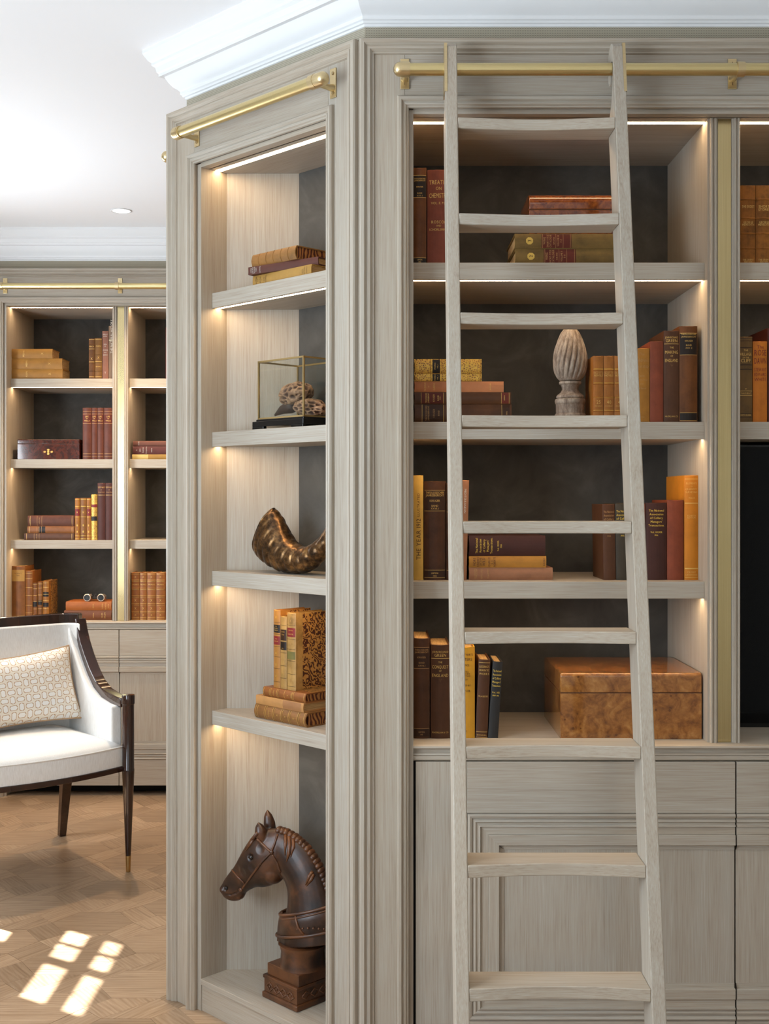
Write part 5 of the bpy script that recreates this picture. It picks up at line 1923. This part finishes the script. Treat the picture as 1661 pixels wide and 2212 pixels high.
for a, b, nm in ((283.5, 301.5, 'banded tan volume nearest the pilaster, far counter right bay'), (302, 317, 'banded tan volume second from the pilaster, far counter right bay'), (317.5, 336.5, 'banded tan volume third from the pilaster, far counter right bay'), (337, 356, 'banded tan volume nearest the pier, far counter right bay')):
    stand(a, b, 1237, YK, zc, nm, g, vn, d=.13, bands=(.83, .66, .5, .33, .17), rules=[(q, .0014, GOLD) for q in (.97, .845, .815, .675, .645, .515, .485, .345, .315, .185, .155, .06, .02)], lines=[('X', .91, .010, GOLD), ('WORKS', .75, .007, GOLD), ('X', .42, .012, GOLD), ('X', .25, .012, GOLD), ('X', .11, .010, GOLD)])

# ------------------------------------------------------------------ armchair
CW = Vector((-1.436, 4.512))
CA = math.atan2(.615, .789)
AC = thing('armchair', 'white upholstered armchair with dark polished wood frame, before the far bookcase', 'armchair', (CW.x, CW.y, 0), CA)


def fabric_mat():
    k = NT('white_linen', 0.85)
    f = k.noise(k.coord((500, 500, 40)), 1.0, 3.0)
    k.col(k.ramp(f, [(0.3, rgb(228, 225, 220)), (0.7, rgb(244, 243, 240))]))
    k.bump(f, 0.2, 0.0006)
    k.b.inputs['Sheen Weight'].default_value = 0.15
    return k.m


LINEN = fabric_mat()


def dark_wood():
    k = NT('polished_dark_wood', 0.10)
    f = k.noise(k.coord((40, 40, 5)), 1.0, 4.0)
    k.col(k.ramp(f, [(0.3, rgb(28, 14, 10)), (0.7, rgb(62, 34, 24))]))
    k.b.inputs['Coat Weight'].default_value = 0.5
    return k.m


DKW = dark_wood()
XS = 0.34


def side_pt(px, py):
    """(local y, z) on the plane of the visible chair side"""
    k = (px - CX) / F
    ca, sa = cos(CA), sin(CA)
    bxw, byw = CW.x + XS * ca, CW.y + XS * sa
    t = (bxw - k * byw) / (sa + k * ca)
    Y = byw + t * ca
    return t, H + (CY - py) / F * Y


arm_c = [side_pt(*q) for q in ((171, 1338), (175, 1362), (181, 1389), (190, 1418), (201, 1448), (214, 1476), (231, 1497), (252, 1510), (272, 1517))]


def bar(name, pts, wid, hgt, mat, parent, bev=.004):
    """a bar of rectangular section along (x, y, z) points lying in a plane of constant x"""
    rings = []
    for i, p in enumerate(pts):
        a = Vector(pts[max(i - 1, 0)])
        b = Vector(pts[min(i + 1, len(pts) - 1)])
        t = (b - a).normalized()
        nrm = Vector((1, 0, 0)).cross(t).normalized()
        p = Vector(p)
        s = Vector((1, 0, 0)) * wid / 2
        u = nrm * hgt / 2
        rings.append([p - s - u, p + s - u, p + s + u, p - s + u])
    return MB().rings(rings).build(name, mat, parent, bevel=bev, smooth=True, angle=35)


YBK = arm_c[0][0]      # back plane
ZBK = arm_c[0][1]
for s_ in (1, -1):
    bar('arm_frame', [(s_ * XS, y, z_) for y, z_ in arm_c], .046, .036, DKW, AC)
    # padded side under the frame
    top = [(y, z_ - .014) for y, z_ in arm_c if y > -.262]
    poly = [(YBK + .02, .41)] + [(YBK + .02, ZBK - .012)] + top + [(-.262, arm_c[-2][1] - .016), (-.268, .60), (-.268, .41)]
    o = MB().prism(poly, s_ * XS - s_ * .006, s_ * XS - s_ * .050, 'x').build('side_panel', LINEN, AC, bevel=.008, seg=3, smooth=True)
# back: padded panel and dark top rail with rounded corners
yb = YBK + .04
pts = []
for i in range(0, 25):
    s = -1 + 2 * i / 24
    x = s * (XS + .003)
    q = max(0, abs(s) - .80) / .20
    pts.append((x, yb - .045 * q * q - .012 * 0, ZBK + .004))
rings = []
for i, p in enumerate(pts):
    a, b = Vector(pts[max(i - 1, 0)]), Vector(pts[min(i + 1, 24)])
    t = (b - a).normalized()
    nrm = Vector((0, 0, 1)).cross(t).normalized()
    p = Vector(p)
    rings.append([p - nrm * .021 - Vector((0, 0, .022)), p + nrm * .021 - Vector((0, 0, .022)), p + nrm * .021 + Vector((0, 0, .022)), p - nrm * .021 + Vector((0, 0, .022))])
MB().rings(rings).build('top_rail', DKW, AC, bevel=.004, smooth=True, angle=35)
# back cushion
bmb = MB()
rows = []
for j in range(9):
    zz = .40 + (ZBK - .012 - .40) * j / 8
    lean = -.02 * (1 - j / 8)
    row = []
    for i in range(21):
        s = -1 + 2 * i / 20
        x = s * (XS - .012)
        q = max(0, abs(s) - .82) / .18
        row.append((x, yb - .035 - .045 * q * q + lean, zz))
    rows.append(row + [(p[0], p[1] + .045, p[2]) for p in reversed(row)])
bmb.rings(rows).build('back_panel', LINEN, AC, smooth=True, angle=50, bevel=.006)
# seat: bowed front, domed top
YFR = -.3075


def seat_ring(z, grow, nz=0.0):
    pts = []
    for i in range(21):
        s = -1 + 2 * i / 20
        x = s * (XS - .020 + grow)
        pts.append((x, YFR + .012 - .055 * (1 - s * s) - grow, z))
    pts += [(XS - .045 + grow, .20, z), (-XS + .045 - grow, .20, z)]
    return pts


def scaled(ring, k, z, dz=0):
    c = Vector((0, -.05, 0))
    return [(c.x + (p[0] - c.x) * k, c.y + (p[1] - c.y) * k, z) for p in ring]


r0 = seat_ring(.405, 0)
MB().rings([r0, seat_ring(.470, .002), seat_ring(.482, -.002), scaled(seat_ring(.49, 0), .93, .494), scaled(seat_ring(.49, 0), .75, .510), scaled(seat_ring(.49, 0), .45, .520), scaled(seat_ring(.49, 0), .12, .524)]).build('seat', LINEN, AC, smooth=True, angle=60)
pipe = [(p[0], p[1] - .001, p[2]) for p in seat_ring(.479, .001)[:21]]
MB().tube(pipe, .0026, 6).build('piping', LINEN, AC, smooth=True)
MB().rings([seat_ring(.384, .004), seat_ring(.4045, .004)]).build('seat_rail', DKW, AC, bevel=.002)
for s_ in (1, -1):
    # front leg: post, ring, tapering leg, brass ferrule
    lg = MB().lathe([(.0100, .060), (.0125, .12), (.0195, .30), (.0235, .383), (.0238, .392), (.0225, .395), (.0225, .640), (.0250, .643), (.0250, .672), (.0235, .677), (.0001, .678)], c=(s_ * XS, YFR, 0), n=20).build('leg', DKW, AC, smooth=True, angle=35)
    MB().lathe([(.0001, 0), (.0080, .0), (.0085, .003), (.0104, .0605), (.0100, .062)], c=(s_ * XS, YFR, 0), n=20).build('ferrule', brass_mat('dark_brass', (.42, .27, .11, 1), .3), lg, smooth=True, angle=35)
    # back leg: square, raked
    yb0 = .3075
    rr = []
    for z_, y_, w_ in ((.0, yb0, .014), (.20, yb0 - .035, .019), (.40, yb0 - .075, .024)):
        rr.append([(s_ * XS - s_ * .01 - w_, y_ - w_, z_), (s_ * XS - s_ * .01 + w_, y_ - w_, z_), (s_ * XS - s_ * .01 + w_, y_ + w_, z_), (s_ * XS - s_ * .01 - w_, y_ + w_, z_)])
    MB().rings(rr).build('leg', DKW, AC, bevel=.002)


def pillow():
    k = NT('patterned_cushion', 0.7)
    tc = k.n('ShaderNodeTexCoord')
    sp = k.n('ShaderNodeSeparateXYZ')
    k.l(tc.outputs['Object'], sp.inputs[0])
    fx = k.math('MULTIPLY', sp.outputs['X'], 1 / .0320)
    fz = k.math('MULTIPLY', sp.outputs['Z'], 1 / .0300)
    ix, iz = k.math('FLOOR', fx), k.math('FLOOR', fz)
    par = k.math('MODULO', k.math('ABSOLUTE', k.math('ADD', ix, iz)), 2.0)
    qx = k.math('ABSOLUTE', k.math('SUBTRACT', k.math('FRACT', fx), 0.5))
    qz = k.math('ABSOLUTE', k.math('SUBTRACT', k.math('FRACT', fz), 0.5))
    # horizontal hexagon in even cells, upright one in odd cells
    dh = k.math('MAXIMUM', k.math('ADD', k.math('MULTIPLY', qx, 0.85), k.math('MULTIPLY', qz, 0.55)), k.math('MULTIPLY', qz, 1.55))
    dv = k.math('MAXIMUM', k.math('ADD', k.math('MULTIPLY', qz, 0.85), k.math('MULTIPLY', qx, 0.55)), k.math('MULTIPLY', qx, 1.55))
    mixn = k.n('ShaderNodeMix', data_type='FLOAT')
    k.l(par, mixn.inputs[0])
    k.l(dh, mixn.inputs[2])
    k.l(dv, mixn.inputs[3])
    d = mixn.outputs[0]
    line = k.math('MULTIPLY', k.math('GREATER_THAN', d, 0.40), k.math('LESS_THAN', d, 0.50))
    inside = k.math('LESS_THAN', d, 0.41)
    base = k.mix(inside, rgb(238, 229, 214), rgb(243, 240, 234))
    k.col(k.mix(line, base, rgb(192, 156, 120)))
    PW, PH, PT = .275, .150, .060
    c = Vector((0.015, 0.062))
    ca, sa = cos(CA), sin(CA)
    loc = (CW.x + c.x * ca - c.y * sa, CW.y + c.x * sa + c.y * ca, .523 + PH)
    nx, nz_ = 32, 18
    mb = MB()
    front, back = [], []
    for side, store in ((-1, front), (1, back)):
        for j in range(nz_ + 1):
            for i in range(nx + 1):
                u, v = -1 + 2 * i / nx, -1 + 2 * j / nz_
                bul = (max(0, 1 - u ** 4) * max(0, 1 - v ** 4)) ** 0.55
                pin_x = 1 - .055 * (1 - v * v)
                pin_z = 1 - .13 * (1 - u * u)
                store.append((u * PW * pin_x, side * PT * bul, v * PH * pin_z))
    n = nx + 1
    fs = [(j * n + i, j * n + i + 1, (j + 1) * n + i + 1, (j + 1) * n + i) for j in range(nz_) for i in range(nx)]
    mb.add(front, fs).add(back, [tuple(reversed(f)) for f in fs])
    o = mb.build('cushion', k.m, None, smooth=True, angle=180, fixn=False)
    o.location = loc
    o.rotation_euler = (Matrix.Rotation(CA, 4, 'Z') @ Matrix.Rotation(radians(-20), 4, 'X') @ Matrix.Rotation(radians(-3), 4, 'Y')).to_euler()
    tag(o, 'cream oblong cushion with linked gold hexagon pattern on the armchair', 'cushion')
    rim = []
    for t in range(97):
        a = t / 96 * 4
        if a < 1:
            u, v = -1 + 2 * a, -1
        elif a < 2:
            u, v = 1, -1 + 2 * (a - 1)
        elif a < 3:
            u, v = 1 - 2 * (a - 2), 1
        else:
            u, v = -1, 1 - 2 * (a - 3)
        rim.append((u * PW * (1 - .055 * (1 - v * v)), 0, v * PH * (1 - .13 * (1 - u * u))))
    MB().tube(rim, .0035, 6, caps=False).build('piping', plain('cushion_piping', rgb(178, 146, 112), 0.7), o, smooth=True)


pillow()

# ------------------------------------------------------------------ recessed downlights
def downlight(x, y, label, energy=40.0, size=radians(95), blend=0.7, col=(1.0, 0.80, 0.56)):
    r = thing('downlight', label, 'ceiling light', (x, y, CEILZ))
    MB().lathe([(.0385, -.0002), (.046, -.0008), (.047, -.002), (.044, -.004), (.0385, -.003)], n=32, caps=False).build('trim_ring', WHITE, r, smooth=True)
    MB().lathe([(.0001, -.0012), (.0385, -.0012), (.0385, -.0004), (.0001, -.0004)], n=32).build('lens', LAMP, r)
    l = light('downlight_beam', 'SPOT', (0, 0, -.012), (0, 0, 0), energy, col, spot_size=size, spot_blend=blend, shadow_soft_size=.03)
    l.parent = r
    return r


downlight(-1.1726, 5.223, 'recessed round downlight in the ceiling over the armchair', 105.0, col=(1.0, 0.74, 0.46))
downlight(0.55, 1.55, 'recessed round downlight in the ceiling in front of the library ladder', 26.0)
downlight(-0.9, 1.75, 'recessed round downlight in the ceiling in front of the angled bookcase', 16.0)
